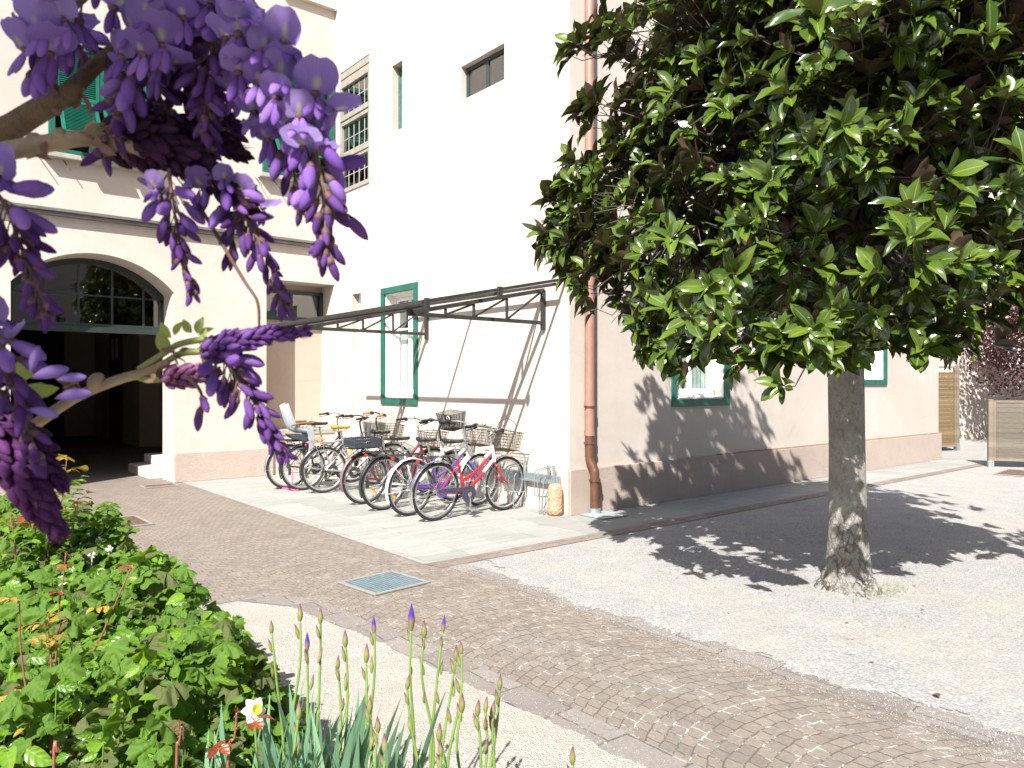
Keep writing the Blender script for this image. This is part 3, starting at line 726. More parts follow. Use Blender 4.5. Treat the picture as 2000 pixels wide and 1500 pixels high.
grate('drain_grate','small reddish drain cover in front of the arch',-3.15,6.02,.50,.34,.0,M_rust,M_conc,14,2,.03,True)
grate('drain_grate','brown cover in the gravel near the wooden fence panels',9.3,-2.1,1.1,.8,.1,M_rust,M_conc,3,14,.04,True)

# ============================================================ wooden fence panels
def woodmat(name,a,b,al):
    t=NT(name);o=t.obj();mp=t.n('ShaderNodeMapping');mp.inputs['Scale'].default_value=al;t.l(o,mp.inputs[0])
    g=t.noise(9,mp.outputs[0],7,.7);pl=t.noise(1.3,o,2)
    c=t.mix(t.ramp(g,(.3,0.),(.7,1.)),a,b);sp=t.n('ShaderNodeSeparateXYZ');t.l(o,sp.inputs[0])
    wn=t.n('ShaderNodeTexWhiteNoise',noise_dimensions='1D');t.l(t.math('FLOOR',t.math('DIVIDE',sp.outputs[2],.098)),wn.inputs['W'])
    c=t.mix(t.math('MULTIPLY',wn.outputs[0],.45),c,tuple(k*.45 for k in a))
    c=t.mix(t.ramp(t.voro(5,o),(.03,.7),(.09,0.)),c,tuple(k*.3 for k in a))
    return t.fin(t.bsdf(c,.75,0,.3,t.bump(g,.5,.006)))
M_wood=woodmat('weathered_boards',(.105,.09,.07),(.20,.172,.135),(1.2,1.2,16));M_wood2=woodmat('brown_boards',(.12,.08,.04),(.25,.17,.085),(1.2,1.2,16));M_post=woodmat('pine_post',(.165,.135,.105),(.25,.205,.16),(14,14,1.2))
def fence(label,p0,p1,z0,z1,mat,posts):
    p0=V3((*p0,0));p1=V3((*p1,0));d=(p1-p0);L=d.length;d.normalize();nrm=V3((d.y,-d.x,0))
    T=thing('wooden_fence_panel',label,'fence panel',tuple(p0))
    def P(a,z,o): return p0+d*a+V3((0,0,z))+nrm*o
    def bx(m,a0,a1,c0,c1,o0,o1): m.hexa([P(a0,c0,o0),P(a1,c0,o0),P(a1,c0,o1),P(a0,c0,o1),P(a0,c1,o0),P(a1,c1,o0),P(a1,c1,o1),P(a0,c1,o1)])
    m=MB();n=int((z1-z0-.09)/.098)
    for i in range(n):
        zz=z0+.045+i*.098;bx(m,.05,L-.05,zz,zz+.0945,-.012+rnd.uniform(-.002,.002),.012)
    m.build('board_panel',mat,T,bevel=.004)
    m=MB();bx(m,.045,L-.045,z1-.045,z1,-.025,.028);bx(m,.045,L-.045,z0,z0+.044,-.025,.028);bx(m,.0,.044,z0,z1,-.025,.028);bx(m,L-.044,L,z0,z1,-.025,.028);m.build('panel_frame',M_post,T,bevel=.004)
    for a in posts:
        m=MB();bx(m,a-.045,a+.045,.10,z1+.02,-.055,.035) if False else bx(m,a-.045,a+.045,.10,z1+.02,-.045,.045)
        Q=m.build('post',M_post,T,bevel=.006)
        m=MB();bx(m,a-.05,a+.05,.0,.12,-.05,.05);m.build('post_foot',M_metal,Q,bevel=.003)
fence('tall brown slatted wooden fence panel at the end of the building',(11.30,1.55),(13.55,.62),.10,2.05,M_wood2,[2.43+.05])
fence('low grey brown slatted wooden fence panel standing on the gravel',(10.16,-1.30),(11.35,-3.05),.13,1.30,M_wood,[-.05,2.17])

# ============================================================ far garden wall, house beyond, house across the courtyard
def wallseg(m,a,b,h,t_=.25):
    a=V3((*a,0));b=V3((*b,0));d=(b-a).normalized();nn=V3((-d.y,d.x,0))*t_
    m.hexa([a,b,b+nn,a+nn,a+V3((0,0,h)),b+V3((0,0,h)),b+nn+V3((0,0,h)),a+nn+V3((0,0,h))])
T=thing('garden_wall','pink garden wall dappled with leaf shadows behind the fence panels','wall',(17,1.8,0))
m=MB();wallseg(m,(11.2,4.4),(27,-1.6),3.3);m.build('wall',M_wall,T)
m=MB();wallseg(m,(11.1,4.35),(27.1,-1.75),.12,.36);m.v=[p+V3((0,0,3.302)) for p in m.v];m.build('coping',M_stone,T,bevel=.01)
T=thing('neighbouring_house','pale neighbouring house showing through the gaps of the tree crown','house',(24,10,0))
m=MB();panel(m,lambda a,z,d:V3((18+a*.93,9.0-a*.36+d,z)),0,16,0,18,[(2,3.2,4.5,6.3,.2),(5.5,6.7,4.5,6.3,.2),(9,10.2,4.5,6.3,.2)]);m.build('wall',M_wall,T)
for q in (2,5.5,9):
    W=lambda a,z,d:V3((18+a*.93,9.0-a*.36+d,z))
    m=MB();wbox(m,W,q,q+1.2,4.5,6.3,.15,.2);O=m.build('window',M_glassd,T);m=MB()
    for z in (4.5,5.36,6.22): wbox(m,W,q,q+1.2,z,z+.08,.1,.149)
    wbox(m,W,q+.56,q+.64,4.58,6.22,.1,.149);m.build('window_frame',M_white,O)
m=MB();m.hexa([(17.6,8.4,18),(33.2,2.6,18),(36,9,20),(20,15,20),(17.6,8.4,18.15),(33.2,2.6,18.15),(36,9,20.15),(20,15,20.15)]);m.build('roof',pm('roof_tiles',(.30,.14,.09),.8),T)
T=thing('courtyard_house','grey plastered house across the courtyard mirrored in the transom glass','house',(-2,-20,0))
m=MB();panel(m,lambda a,z,d:V3((a,-19-d,z)),-26,16,0,8.5,[(q,q+1.2,zz,zz+1.7,.2) for q in (-20,-15,-10,-5,0,5,10) for zz in (1.2,4.8)]);m.quad((-26,-19,0),(-26,-28,0),(-26,-28,8.5),(-26,-19,8.5));m.quad((16,-19,0),(16,-28,0),(16,-28,8.5),(16,-19,8.5));m.build('wall',M_wall,T)
for q in (-20,-15,-10,-5,0,5,10):
    for zz in (1.2,4.8):
        m=MB();wbox(m,lambda a,z,d:V3((a,-19-d,z)),q,q+1.2,zz,zz+1.7,.14,.2);m.build('window',M_glassd,T)
m=MB();m.hexa([(-26.4,-18.6,8.5),(16.4,-18.6,8.5),(16.4,-24,10.5),(-26.4,-24,10.5),(-26.4,-18.6,8.65),(16.4,-18.6,8.65),(16.4,-24,10.65),(-26.4,-24,10.65)]);m.build('roof',pm('roof_tiles',(.30,.14,.09),.8),T)

# ============================================================ bicycles
M_tyre=pm('tyre_rubber',(.018,.018,.019),.75,0,.3,20,.2,120);M_rim=pm('alloy_rim',(.55,.55,.55),.32,.85,.08,10);M_chrome=pm('chrome',(.62,.62,.62),.18,.95,.06,8)
M_blk=pm('black_plastic',(.016,.016,.017),.45,0,.3,12);M_saddle=pm('black_leatherette',(.02,.018,.018),.38,0,.25,15,.1)
def paint(name,c,met=.0): return pm('bike_paint_'+name,c,.28,met,.06,5,0,60,.5,.5)
P_red=paint('red',(.44,.012,.022));P_white=paint('white',(.74,.76,.74));P_bur=paint('burgundy',(.13,.012,.022));P_sil=paint('silver',(.42,.43,.44),.6);P_pur=paint('purple',(.10,.05,.30));P_blk=paint('black',(.02,.02,.022));P_dkpur=paint('smoky_violet',(.045,.04,.075))
M_tan=pm('tan_leather',(.50,.235,.03),.42,0,.2,16,.1);M_brown=pm('brown_grip',(.11,.06,.03),.6,0,.2,20);M_orgrip=pm('orange_brown_grip',(.42,.13,.035),.55,0,.2,20)
M_refl=pm('red_reflector',(.36,.015,.02),.3);M_amber=pm('amber_reflector',(.85,.33,.02),.25);M_wire=pm('basket_wire',(.10,.085,.06),.4,.6,.3,30);M_seatgrey=pm('grey_seat_shell',(.30,.33,.36),.5,0,.08,8);M_gdk=pm('dark_grey_padding',(.035,.04,.05),.8,0,.2,20)
M_orange=pm('orange_strap',(.95,.20,.04),.6)
Rw=.345
def ring(cx,cz,r,n=40,y=0): return [(cx+r*math.cos(2*PI*k/n),y,cz+r*math.sin(2*PI*k/n)) for k in range(n)]
def wheel(T,cx,refl=False,disc=False):
    m=MB();m.tube(ring(cx,Rw,Rw-.019,44),.0195,10,closed=True);W=m.build('wheel',M_tyre,T,smooth=True,local=True)
    m=MB();m.tube(ring(cx,Rw,Rw-.043,44),.011,8,closed=True,flat=1.3);m.build('rim',M_rim,W,smooth=True,local=True)
    m=MB()
    for k in range(30):
        a=2*PI*k/30;s=.028*(1 if k%2 else -1);b=a+(.5 if k%4<2 else -.5)
        m.tube([(cx+.018*math.cos(b),s,Rw+.018*math.sin(b)),(cx+(Rw-.05)*math.cos(a),0,Rw+(Rw-.05)*math.sin(a))],.00125,3,caps=False)
    m.build('spokes',M_chrome,W,local=True,recalc=False)
    m=MB();m.lathe([(.008,-.062),(.012,-.05),(.024,-.034),(.024,-.028),(.014,-.024),(.014,.024),(.024,.028),(.024,.034),(.012,.05),(.008,.062)],(cx,0,Rw),(0,1,0),10);m.build('hub',M_chrome,W,smooth=2,local=True)
    if refl:
        for a in (-.9,):
            m=MB();d=V3((math.cos(a),0,math.sin(a)));c=V3((cx,-.012,Rw))+d*.22;m.bar(c-d*.05,c+d*.05,.03,.016,(0,1,0));m.build('wheel_reflector',M_amber,W,local=True)
    return W
def guard(T,cx,a0,a1,mat):
    m=MB();n=20;hw=.026;L=[]
    for i in range(n+1):
        a=math.radians(lerp(a0,a1,i/n))
        row=[]
        for k,(w,dr) in enumerate(((-hw,-.012),(-hw*.6,.0),(0,.004),(hw*.6,.0),(hw,-.012))):
            r=Rw+.022+dr;row.append((cx+r*math.cos(a),w,Rw+r*math.sin(a)))
        L.append(row)
    for i in range(n):
        for k in range(4): m.quad(L[i][k],L[i+1][k],L[i+1][k+1],L[i][k+1])
    for a in (lerp(a0,a1,.12),lerp(a0,a1,.45)):
        a=math.radians(a);r=Rw+.018
        for s in (-1,1): m.tube([(cx,s*.06,Rw),(cx+r*math.cos(a),s*.027,Rw+r*math.sin(a))],.0025,4)
    return m.build('mudguard',mat,T,smooth=True,local=True,recalc=False)
def saddle(T,x,z,mat,post,tilt=.05,wide=.095):
    m=MB();n=10;N=14
    for i in range(n+1):
        t=i/n;xx=x-.13+.27*t
        w=wide*(1-max(0,t-.25)/.75)**1.15*.86+.018;w=w*(1-.35*max(0,.15-t)/.15)
        h=z+.028*(1-t)**2*1.0+.004+tilt*(t-.5)*.1
        for k in range(N):
            an=2*PI*k/N
            m.v.append(V3((xx,w*math.cos(an),h+(.020 if math.sin(an)>0 else .042*(1-.5*t))*math.sin(an))))
    for i in range(n):
        for k in range(N): m.f.append((i*N+k,i*N+(k+1)%N,(i+1)*N+(k+1)%N,(i+1)*N+k))
    m.f.append(tuple(range(N)));m.f.append(tuple(n*N+k for k in range(N)))
    S=m.build('saddle',mat,T,smooth=True,local=True)
    m=MB()
    for s in (-1,1): m.tube(spline([(x-.10,s*.04,z-.01),(x-.08,s*.03,z-.05),(x+.05,s*.025,z-.055),(x+.12,s*.012,z-.01)],4),.0035,5)
    for s in (-.04,.04): m.lathe([(.018,-.045),(.02,-.02),(.018,.0),(.02,.0)],(x-.08,s,z-.005),(0,0,1),8)
    m.build('saddle_springs',M_chrome,S,local=True)
    m=MB();m.tube([(x+.01,0,z-.04),(post[0],0,post[1])],.0135,10);m.build('seat_post',M_chrome,T,smooth=2,local=True)
def grid_basket(mb,c,top,bot,h,nx,ny,nz,r,tilt=0):
    """open wire basket: top half sizes, bottom half sizes, rods"""
    def P(u,v,t):
        hx=lerp(bot[0],top[0],t);hy=lerp(bot[1],top[1],t)
        x,z=u*hx,(t-1)*h;x,z=x*math.cos(tilt)-z*math.sin(tilt),x*math.sin(tilt)+z*math.cos(tilt)
        return V3((c[0]+x,c[1]+v*hy,c[2]+z))
    def loop(t,rr): mb.tube([P(u,v,t) for u,v in ((-1,-1),(1,-1),(1,1),(-1,1))],rr,5,closed=True)
    for k in range(nz+1): loop(k/nz,r if k<nz else r*2.0)
    for k in range(nx+1):
        u=-1+2*k/nx
        for v in (-1,1): mb.tube([P(u,v,0),P(u,v,1)],r,3,caps=False)
        mb.tube([P(u,-1,0),P(u,1,0)],r,3,caps=False)
    for k in range(ny+1):
        v=-1+2*k/ny
        for u in (-1,1): mb.tube([P(u,v,0),P(u,v,1)],r,3,caps=False)
        mb.tube([P(-1,v,0),P(1,v,0)],r,3,caps=False)
    return P
def bike(label,ry,fy,rx,fx,frame,fork,c):
    """rear tyre touches the ground at (rx,ry), front at (fx,fy)"""
    L=math.hypot(fx-rx,fy-ry);yaw=math.atan2(fy-ry,fx-rx);lean=c.get('lean',.05)
    T=thing('bicycle',label,'bicycle',(rx,ry,.004),(lean,0,yaw),'bicycles parked against the wall rack')
    k=L
    hbx,hbz=k-.205,.63;htx,htz=k-.255,.84+c.get('hs',0);bb=(.445,.285);stx,stz=.30,.72
    r1=c.get('tr',.019);m=MB()
    m.tube([(bb[0],0,bb[1]),(stx,0,stz)],.0165,10)                       # seat tube
    m.tube([(hbx+.005,0,hbz-.02),(htx,0,htz)],.022,10)                     # head tube
    dn=(hbx-.005,0,hbz+.04)
    if c.get('style')=='single':
        m.tube(spline([(bb[0],0,bb[1]+.01),(bb[0]+.14,0,bb[1]+.06),(hbx-.12,0,hbz-.10),dn],6),.031,12,flat=1.25)
    elif c.get('style')=='diamond':
        m.tube([(bb[0],0,bb[1]),dn],.021,10);m.tube([(stx+.01,0,stz-.03),(htx+.012,0,htz-.05)],.019,10)
    else:
        m.tube(spline([(bb[0],0,bb[1]),(lerp(bb[0],dn[0],.5),0,lerp(bb[1],dn[2],.5)-.015),dn],5),r1,10)
        q=lerp(0,1,.35);m.tube(spline([(lerp(bb[0],stx,q),0,lerp(bb[1],stz,q)),(lerp(bb[0],htx,.45)+.02,0,lerp(bb[1],htz,.55)-.03),(htx+.014,0,htz-.06)],5),r1,10)
    for s in (-1,1):
        m.tube([(bb[0]-.02,s*.035,bb[1]),(.01,s*.062,Rw)],.009,7);m.tube([(stx+.035,s*.014,stz-.10),(.22,s*.045,.58),(0,s*.062,Rw)],.0075,7)
    FR=m.build('frame',frame,T,smooth=2,local=True)
    if c.get('headpaint'):
        m=MB();m.tube([(lerp(bb[0],dn[0],.62),0,lerp(bb[1],dn[2],.62)-.006),(dn[0],0,dn[2])],r1+.0015,10);m.tube([(lerp(bb[0]-.04,htx+.014,.72)+.01,0,lerp(bb[1]+.2,htz-.06,.72)),(htx+.014,0,htz-.06)],r1+.0015,10);m.tube([(hbx+.004,0,hbz+.0),(htx,0,htz+.002)],.0245,10)
        m.build('head_panel',c['headpaint'],FR,smooth=2,local=True)
    m=MB();m.tube([(hbx+.012,0,hbz-.04),(hbx+.005,0,hbz-.02)],.024,10)
    for s in (-1,1): m.tube(spline([(hbx+.012,s*.02,hbz-.03),(hbx+.03,s*.052,hbz-.075),(hbx+.10,s*.056,hbz-.19),(k,s*.056,Rw)],5),[.013]*5+[.0125]*5+[.011]*5+[.009],9)
    m.build('fork',fork,T,smooth=2,local=True)
    wheel(T,0,c.get('refl'));wheel(T,k,False)
    if c.get('mg1'): guard(T,0,205,50,c['mg1'])
    if c.get('mg2'): guard(T,k,195,70,c['mg2'])
    sx,sz=.235,c.get('sz',.93);saddle(T,sx,sz,c.get('smat',M_saddle),(stx,stz-.02),wide=c.get('sw',.095))
    # stem and handlebar
    hz=c.get('hz',1.04);m=MB();m.tube(spline([(htx,0,htz),(htx-.03,0,hz-.06),(htx-.005,0,hz-.01),(htx+.03,0,hz)],4),.013,9)
    hb=htx+.03;rise=c.get('rise',.03);w=.29;sweep=c.get('sweep',.17)
    bar=[]
    for s in (-1,1):
        half=[(hb,0,hz),(hb+.015,s*.05,hz+.005),(hb+.03,s*.11,hz+rise),(hb-.02,s*.2,hz+rise+.01),(hb-sweep*.7,s*(w-.03),hz+rise),(hb-sweep-.06,s*w,hz+rise-.012)]
        bar.append(spline(half,4))
        m.tube(spline(half,4),.0115,8)
    H=m.build('handlebar',c.get('hmat',M_chrome),T,smooth=2,local=True)
    for b in bar:
        m=MB();e=V3(b[-1]);d=(V3(b[-1])-V3(b[-5])).normalized();m.lathe([(.0125,-.115),(.0165,-.11),(.0175,-.05),(.016,-.02),(.019,.0),(.016,.004)],e,d,10);m.build('grip',c.get('gmat',M_blk),H,smooth=2,local=True)
        m=MB();s=1 if e.y>0 else -1;g=e-d*.13;m.tube(spline([g,g+V3((.04,0,-.02)),e+V3((.035,-s*.01,-.035)),e+V3((.01,s*.01,-.03))],4),.0055,6);m.box(g.x-.02,g.y-.02,g.z-.02,g.x+.02,g.y+.02,g.z+.02);m.build('brake_lever',c.get('lmat',M_blk),H,smooth=2,local=True)
    m=MB()
    for s in (-1,1):
        g=V3((hb-.02,s*.2,hz+rise));m.tube(spline([g,g+V3((.16,-s*.05,-.02)),(hb+.14,s*.03,hz-.2),(k-.16,s*.02,.72)],6),.0028,5)
    m.build('cables',M_blk,T,smooth=True,local=True)
    if c.get('bell'):
        m=MB();m.lathe([(.028,0),(.028,.008),(.022,.022),(.008,.03),(0.001,.031)],(hb-.03,c['bell']*.16,hz+rise+.02),(0,0,1),12);m.lathe([(.004,-.02),(.004,.0),(.003,0)],(hb-.03,c['bell']*.16,hz+rise+.02),(0,0,1),6);m.build('bell',M_chrome,H,smooth=2,local=True)
    # drive train on the near side (y<0)
    cm=c.get('cg')
    if cm:
        m=MB();top=[];n=14
        o=[]
        for i in range(n+1):
            a=math.radians(lerp(-165,95,i/n));o.append((bb[0]+.105*math.cos(a),bb[1]+.105*math.sin(a)))
        o+= [(bb[0]-.10,bb[1]+.088),(.06,Rw+.045),(-.02,Rw+.035),(-.045,Rw+.005),(-.02,Rw-.012),(.06,Rw-.008),(bb[0]-.10,bb[1]+.035)]
        m.prism([(x,-.060,z) for x,z in o],(0,-.022,0));m.build('chain_guard',cm,T,bevel=.006,local=True)
    else:
        m=MB();m.lathe([(.085,-.004),(.088,0),(.085,.004),(.06,.003),(.06,-.003)],(bb[0],-.055,bb[1]),(0,1,0),24);m.tube([(bb[0],-.055,bb[1]+.085),(0,-.05,Rw+.035)],.004,4);m.tube([(bb[0],-.055,bb[1]-.085),(.03,-.05,Rw-.09),(0,-.05,Rw-.035)],.004,4)
        for q in (.036,.028,.02): m.lathe([(q,-.002),(q,.002),(.01,.002)],(0,-.045+q*.3,Rw),(0,1,0),16)
        m.box(-.01,-.06,Rw-.13,.03,-.045,Rw-.02);m.build('chain',M_iron,T,local=True)
    m=MB();ca=c.get('crank',-1.35)
    for s,a in ((-1,ca),(1,ca+PI)):
        e=V3((bb[0]+.17*math.cos(a),s*.095,bb[1]+.17*math.sin(a)));m.bar((bb[0],s*.088,bb[1]),e,.014,.024,(0,1,0))
    m.lathe([(.03,-.003),(.03,.004),(.02,.008)],(bb[0],-.088,bb[1]),(0,-1,0),14);m.lathe([(.021,-.09),(.021,.09)],(bb[0],0,bb[1]),(0,1,0),12);CR=m.build('crank',M_chrome,T,bevel=.003,local=True)
    for s,a in ((-1,ca),(1,ca+PI)):
        e=V3((bb[0]+.17*math.cos(a),s*.15,bb[1]+.17*math.sin(a)));m=MB()
        for q in (-.036,.036): m.box(e.x+q-.006,e.y-.045,e.z-.012,e.x+q+.006,e.y+.045,e.z+.012)
        m.box(e.x-.03,e.y-.045,e.z-.01,e.x+.03,e.y-.035,e.z+.01);m.box(e.x-.03,e.y+.035,e.z-.01,e.x+.03,e.y+.045,e.z+.01);m.tube([(e.x,e.y-.045,e.z),(e.x,e.y+.055,e.z)],.007,6);m.build('pedal',M_blk if not c.get('pedal') else c['pedal'],CR,local=True)
    m=MB();m.tube([(.40,.03,.27),(.30,.17,.012)],.008,7);m.tube([(.30,.17,.012),(.33,.19,.008)],.009,6);m.build('kickstand',M_iron,T,smooth=2,local=True)
    if c.get('rack'):
        m=MB();z=.755;x0,x1=-.26,.18
        m.tube([(x0,-.06,z),(x1-.06,-.06,z),(x1,-.02,z),(x1,.02,z),(x1-.06,.06,z),(x0,.06,z)],.0055,6,closed=True)
        for q in (.0,.33,.66,.9): xx=lerp(x0,x1,q);m.tube([(xx,-.06,z),(xx,.06,z)],.004,5)
        m.tube([(x0,0,z),(x1,0,z)],.004,5)
        for s in (-1,1):
            m.tube([(x0+.09,s*.06,z),(-.005,s*.068,Rw)],.0045,5);m.tube([(x0+.22,s*.06,z),(.0,s*.068,Rw)],.0045,5);m.tube([(x1,s*.02,z),(stx-.01,s*.012,.70)],.004,5)
        if c['rack']!='plain': m.tube(spline([(x0+.04,-.05,z+.02),(x0+.2,-.03,z+.035),(x1-.04,-.02,z+.02),(x1-.04,.02,z+.02),(x0+.2,.03,z+.035),(x0+.04,.05,z+.02)],3),.0035,5)
        K=m.build('luggage_rack',c.get('rmat',M_iron),T,smooth=2,local=True)
        m=MB();m.box(-.283,-.032,.705,-.27,.032,.738);m.build('rear_reflector',c.get('rrm',M_refl),K,bevel=.004,local=True)
    b=c.get('basket')
    if b=='wire':
        m=MB();zt=c.get('bz',1.00);cx=htx+.22;grid_basket(m,(cx,0,zt),(.145,.18),(.11,.145),.225,9,13,6,.003);m.tube([(htx+.02,-.05,zt-.22),(cx-.1,-.05,zt-.225)],.006,5);m.tube([(htx+.02,.05,zt-.22),(cx-.1,.05,zt-.225)],.006,5)
        if c.get('handle'): m.tube(spline([(cx,-.178,zt),(cx+.03,-.15,zt+.11),(cx+.03,0,zt+.17),(cx+.03,.15,zt+.11),(cx,.178,zt)],5),.004,6)
        m.build('basket',c.get('bmat',M_wire),T,local=True,recalc=False)
    if b=='mesh':
        m=MB();zt=c.get('bz',1.00);cx=htx+c.get('bx',.21);tl=c.get('btilt',0)
        P=grid_basket(m,(cx,0,zt),(.13,.17),(.10,.13),.23,26,32,20,.0018,tl)
        m.tube([(htx+.02,0,zt-.15),(cx-.11,0,zt-.15)],.008,6)
        K=m.build('basket',M_blk if not c.get('bmat') else c['bmat'],T,local=True,recalc=False)
        if c.get('emblem'):
            m=MB();e0=P(-1.03,-.55,.80);uu=(P(-1.03,-.55,.93)-e0);vv=V3((0,.026,0))
            # small white arch mark on a black plate of the basket
            m.add([P(-1.02,-.98,.62),P(-1.02,-.1,.62),P(-1.02,-.1,.98),P(-1.02,-.98,.98)],[(0,1,2,3)]);Q=m.build('badge_plate',M_blk,K,local=True,recalc=False)
            m=MB();m.tube([e0+vv*math.cos(a)+uu*max(0,math.sin(a))-(uu*.5 if abs(math.cos(a))>.99 else uu*0) for a in [PI*i/10 for i in range(11)]],.0055,6);m.build('emblem',M_white,Q,local=True)
    if c.get('crate'):
        m=MB();cx,zt=-.04,.89
        for (a,bq) in (((-.2,-.145),(.2,-.145)),((.2,-.145),(.2,.145)),((.2,.145),(-.2,.145)),((-.2,.145),(-.2,-.145))):
            A=V3((cx+a[0],a[1],0));Bq=V3((cx+bq[0],bq[1],0));d=Bq-A
            for h0,h1 in ((.775,.80),(.862,.89)): m.bar(A+V3((0,0,(h0+h1)/2)),Bq+V3((0,0,(h0+h1)/2)),.008,h1-h0)
            nn=int(d.length/.024)
            for i in range(nn+1): m.bar(A+d*(i/nn)+V3((0,0,.80)),A+d*(i/nn)+V3((0,0,.862)),.007,.014,(d.y,-d.x,0) if d.length else (0,0,1))
        m.box(cx-.2,-.145,.768,cx+.2,.145,.775);m.build('crate',M_gdk,T,local=True)
        m=MB();m.box(-.285,-.075,.70,-.24,-.02,.755);m.build('amber_lamp',pm('cream_lamp',(.75,.42,.16),.4),T,bevel=.006,local=True)
    if c.get('strap'):
        m=MB();m.tube(spline([(-.17,-.03,.765),(-.14,-.05,.80),(-.06,-.06,.80),(-.02,-.03,.79),(-.08,.0,.83),(-.16,.02,.80)],4),.013,6,flat=.5);m.tube(spline([(-.1,-.05,.79),(-.07,-.06,.74),(-.09,-.05,.70)],3),.009,5);m.build('bungee_strap',M_orange,T,smooth=True,local=True)
    if c.get('childseat'):
        def shell(prof,w0,w1,th,mat,nm,par):
            m=MB();n=len(prof)
            for i,(x,z,w) in enumerate(prof):
                for kx in range(9):
                    q=-1+kx/4;m.v.append(V3((x+(abs(q)**3)*th,q*w,z+(abs(q)**3)*th*.4)))
            for i in range(n-1):
                for kx in range(8): m.f.append((i*9+kx,i*9+kx+1,(i+1)*9+kx+1,(i+1)*9+kx))
            o=m.build(nm,mat,par,smooth=True,local=True);s=o.modifiers.new('thick','SOLIDIFY');s.thickness=.022;return o
        K=shell([(-.36,1.29,.085),(-.345,1.22,.12),(-.305,1.10,.14),(-.265,1.0,.15),(-.22,.92,.155),(-.12,.875,.155),(.0,.865,.15),(.06,.875,.14)],.1,.1,.10,M_seatgrey,'child_seat',T)
        m=MB();m.prism([(-.25,-.13,.86),(-.03,-.13,.845),(.05,-.13,.80),(-.0,-.13,.74),(-.2,-.13,.80)],(0,.26,0));m.build('seat_base',M_gdk,K,bevel=.015,local=True)
        for s in (-1,1):
            m=MB();m.prism([(-.0,s*.155-.01,.90),(.10,s*.155-.01,.99),(.125,s*.155-.01,.80),(.10,s*.155-.01,.63),(.03,s*.155-.01,.61),(.045,s*.155-.01,.80)],(0,.022,0));m.build('leg_guard',M_seatgrey,K,bevel=.008,local=True)
            m=MB();m.tube(spline([(-.24,s*.165,1.0),(-.1,s*.17,1.03),(.1,s*.165,1.035)],4),.014,8);m.build('armrest',pm('armrest_brown',(.22,.10,.06),.5),K,smooth=2,local=True)
        m=MB();m.bar((-.30,-.05,1.2),(-.2,-.05,.93),.03,.006);m.bar((-.30,.05,1.2),(-.2,.05,.93),.03,.006);m.build('harness',M_blk,K,local=True)
        m=MB();m.box(.03,-.16,.56,.10,.16,.62);m.build('foot_shell',M_gdk,K,bevel=.01,local=True)
    return T
bike('red and white step-through bicycle with wire basket nearest the drainpipe',.73,.80,-1.48,-.38,P_red,P_red,dict(mg1=M_chrome,mg2=M_chrome,headpaint=P_white,cg=P_dkpur,rack='plain',basket='wire',handle=1,bell=1,crank=-1.5,lean=.06,hz=1.03,sz=.92,pedal=M_chrome,tr=.021))
bike('purple and white bicycle with tall wire basket, second from the bollard',1.21,1.33,-1.53,-.40,P_pur,P_pur,dict(mg1=P_white,mg2=P_white,headpaint=P_white,cg=P_pur,rack='plain',basket='wire',bz=1.03,crank=.4,lean=.05,hz=1.07,sz=.91))
bike('white bicycle with dark mesh basket held high and black crate behind',1.78,1.87,-1.57,-.42,P_white,P_blk,dict(style='single',mg1=P_blk,mg2=P_blk,rack='plain',basket='mesh',bz=1.22,bx=.16,btilt=.18,emblem=1,hmat=M_blk,crank=-.5,refl=1,hz=1.08,rise=.02,sweep=.08,sz=.90,lean=.05))
bike('burgundy bicycle with brown mudguards and small wire basket',2.37,2.41,-1.52,-.40,P_bur,P_bur,dict(mg1=pm('rosewood_mudguard',(.20,.12,.115),.35,.2,.1),mg2=P_bur,rack='plain',crate=1,basket='wire',bz=.93,bell=1,crank=2.6,refl=1,hz=1.07,sz=.95,lean=.04))
bike('silver trekking bicycle with tan saddle and orange luggage strap',3.68,3.55,-1.48,-.40,P_sil,P_sil,dict(style='diamond',mg1=P_blk,mg2=P_blk,rack='spring',rmat=M_metal,strap=1,smat=M_tan,gmat=M_orgrip,hmat=M_blk,basket='wire',bz=.98,crank=.1,hz=1.12,sweep=.1,sz=.96,lean=.04))
bike('grey bicycle carrying a child seat and front mesh basket',4.15,4.03,-1.60,-.42,P_sil,P_sil,dict(style='diamond',mg1=P_blk,mg2=P_blk,rack='plain',childseat=1,basket='mesh',bz=1.0,bmat=pm('grey_mesh',(.20,.20,.19),.5,.5),hmat=M_blk,crank=-2.2,hz=1.06,sz=1.0,lean=.035))
bike('black bicycle with silver mudguards leaning at the far end of the row',4.47,4.50,-1.71,-.60,P_blk,P_blk,dict(mg1=M_chrome,mg2=M_chrome,gmat=M_brown,crank=1.1,hz=1.09,sz=.99,lean=.04,rack='plain'))
m=MB();m.tube(spline([(-1.73,4.22,.30),(-1.735,4.22,.16),(-1.74,4.23,.05),(-1.73,4.25,.02),(-1.76,4.36,.018),(-1.80,4.48,.018),(-1.84,4.56,.018)],5),.016,7,flat=.45)
m.tube(spline([(-1.74,4.235,.05),(-1.70,4.19,.03),(-1.68,4.14,.018),(-1.72,4.12,.018),(-1.76,4.2,.03)],4),.014,6,flat=.5)
tag(m.build('strap',pm('hot_pink_webbing',(.95,.10,.30),.7),smooth=True),'hot pink strap tied to a wheel and trailing on the slabs','strap')
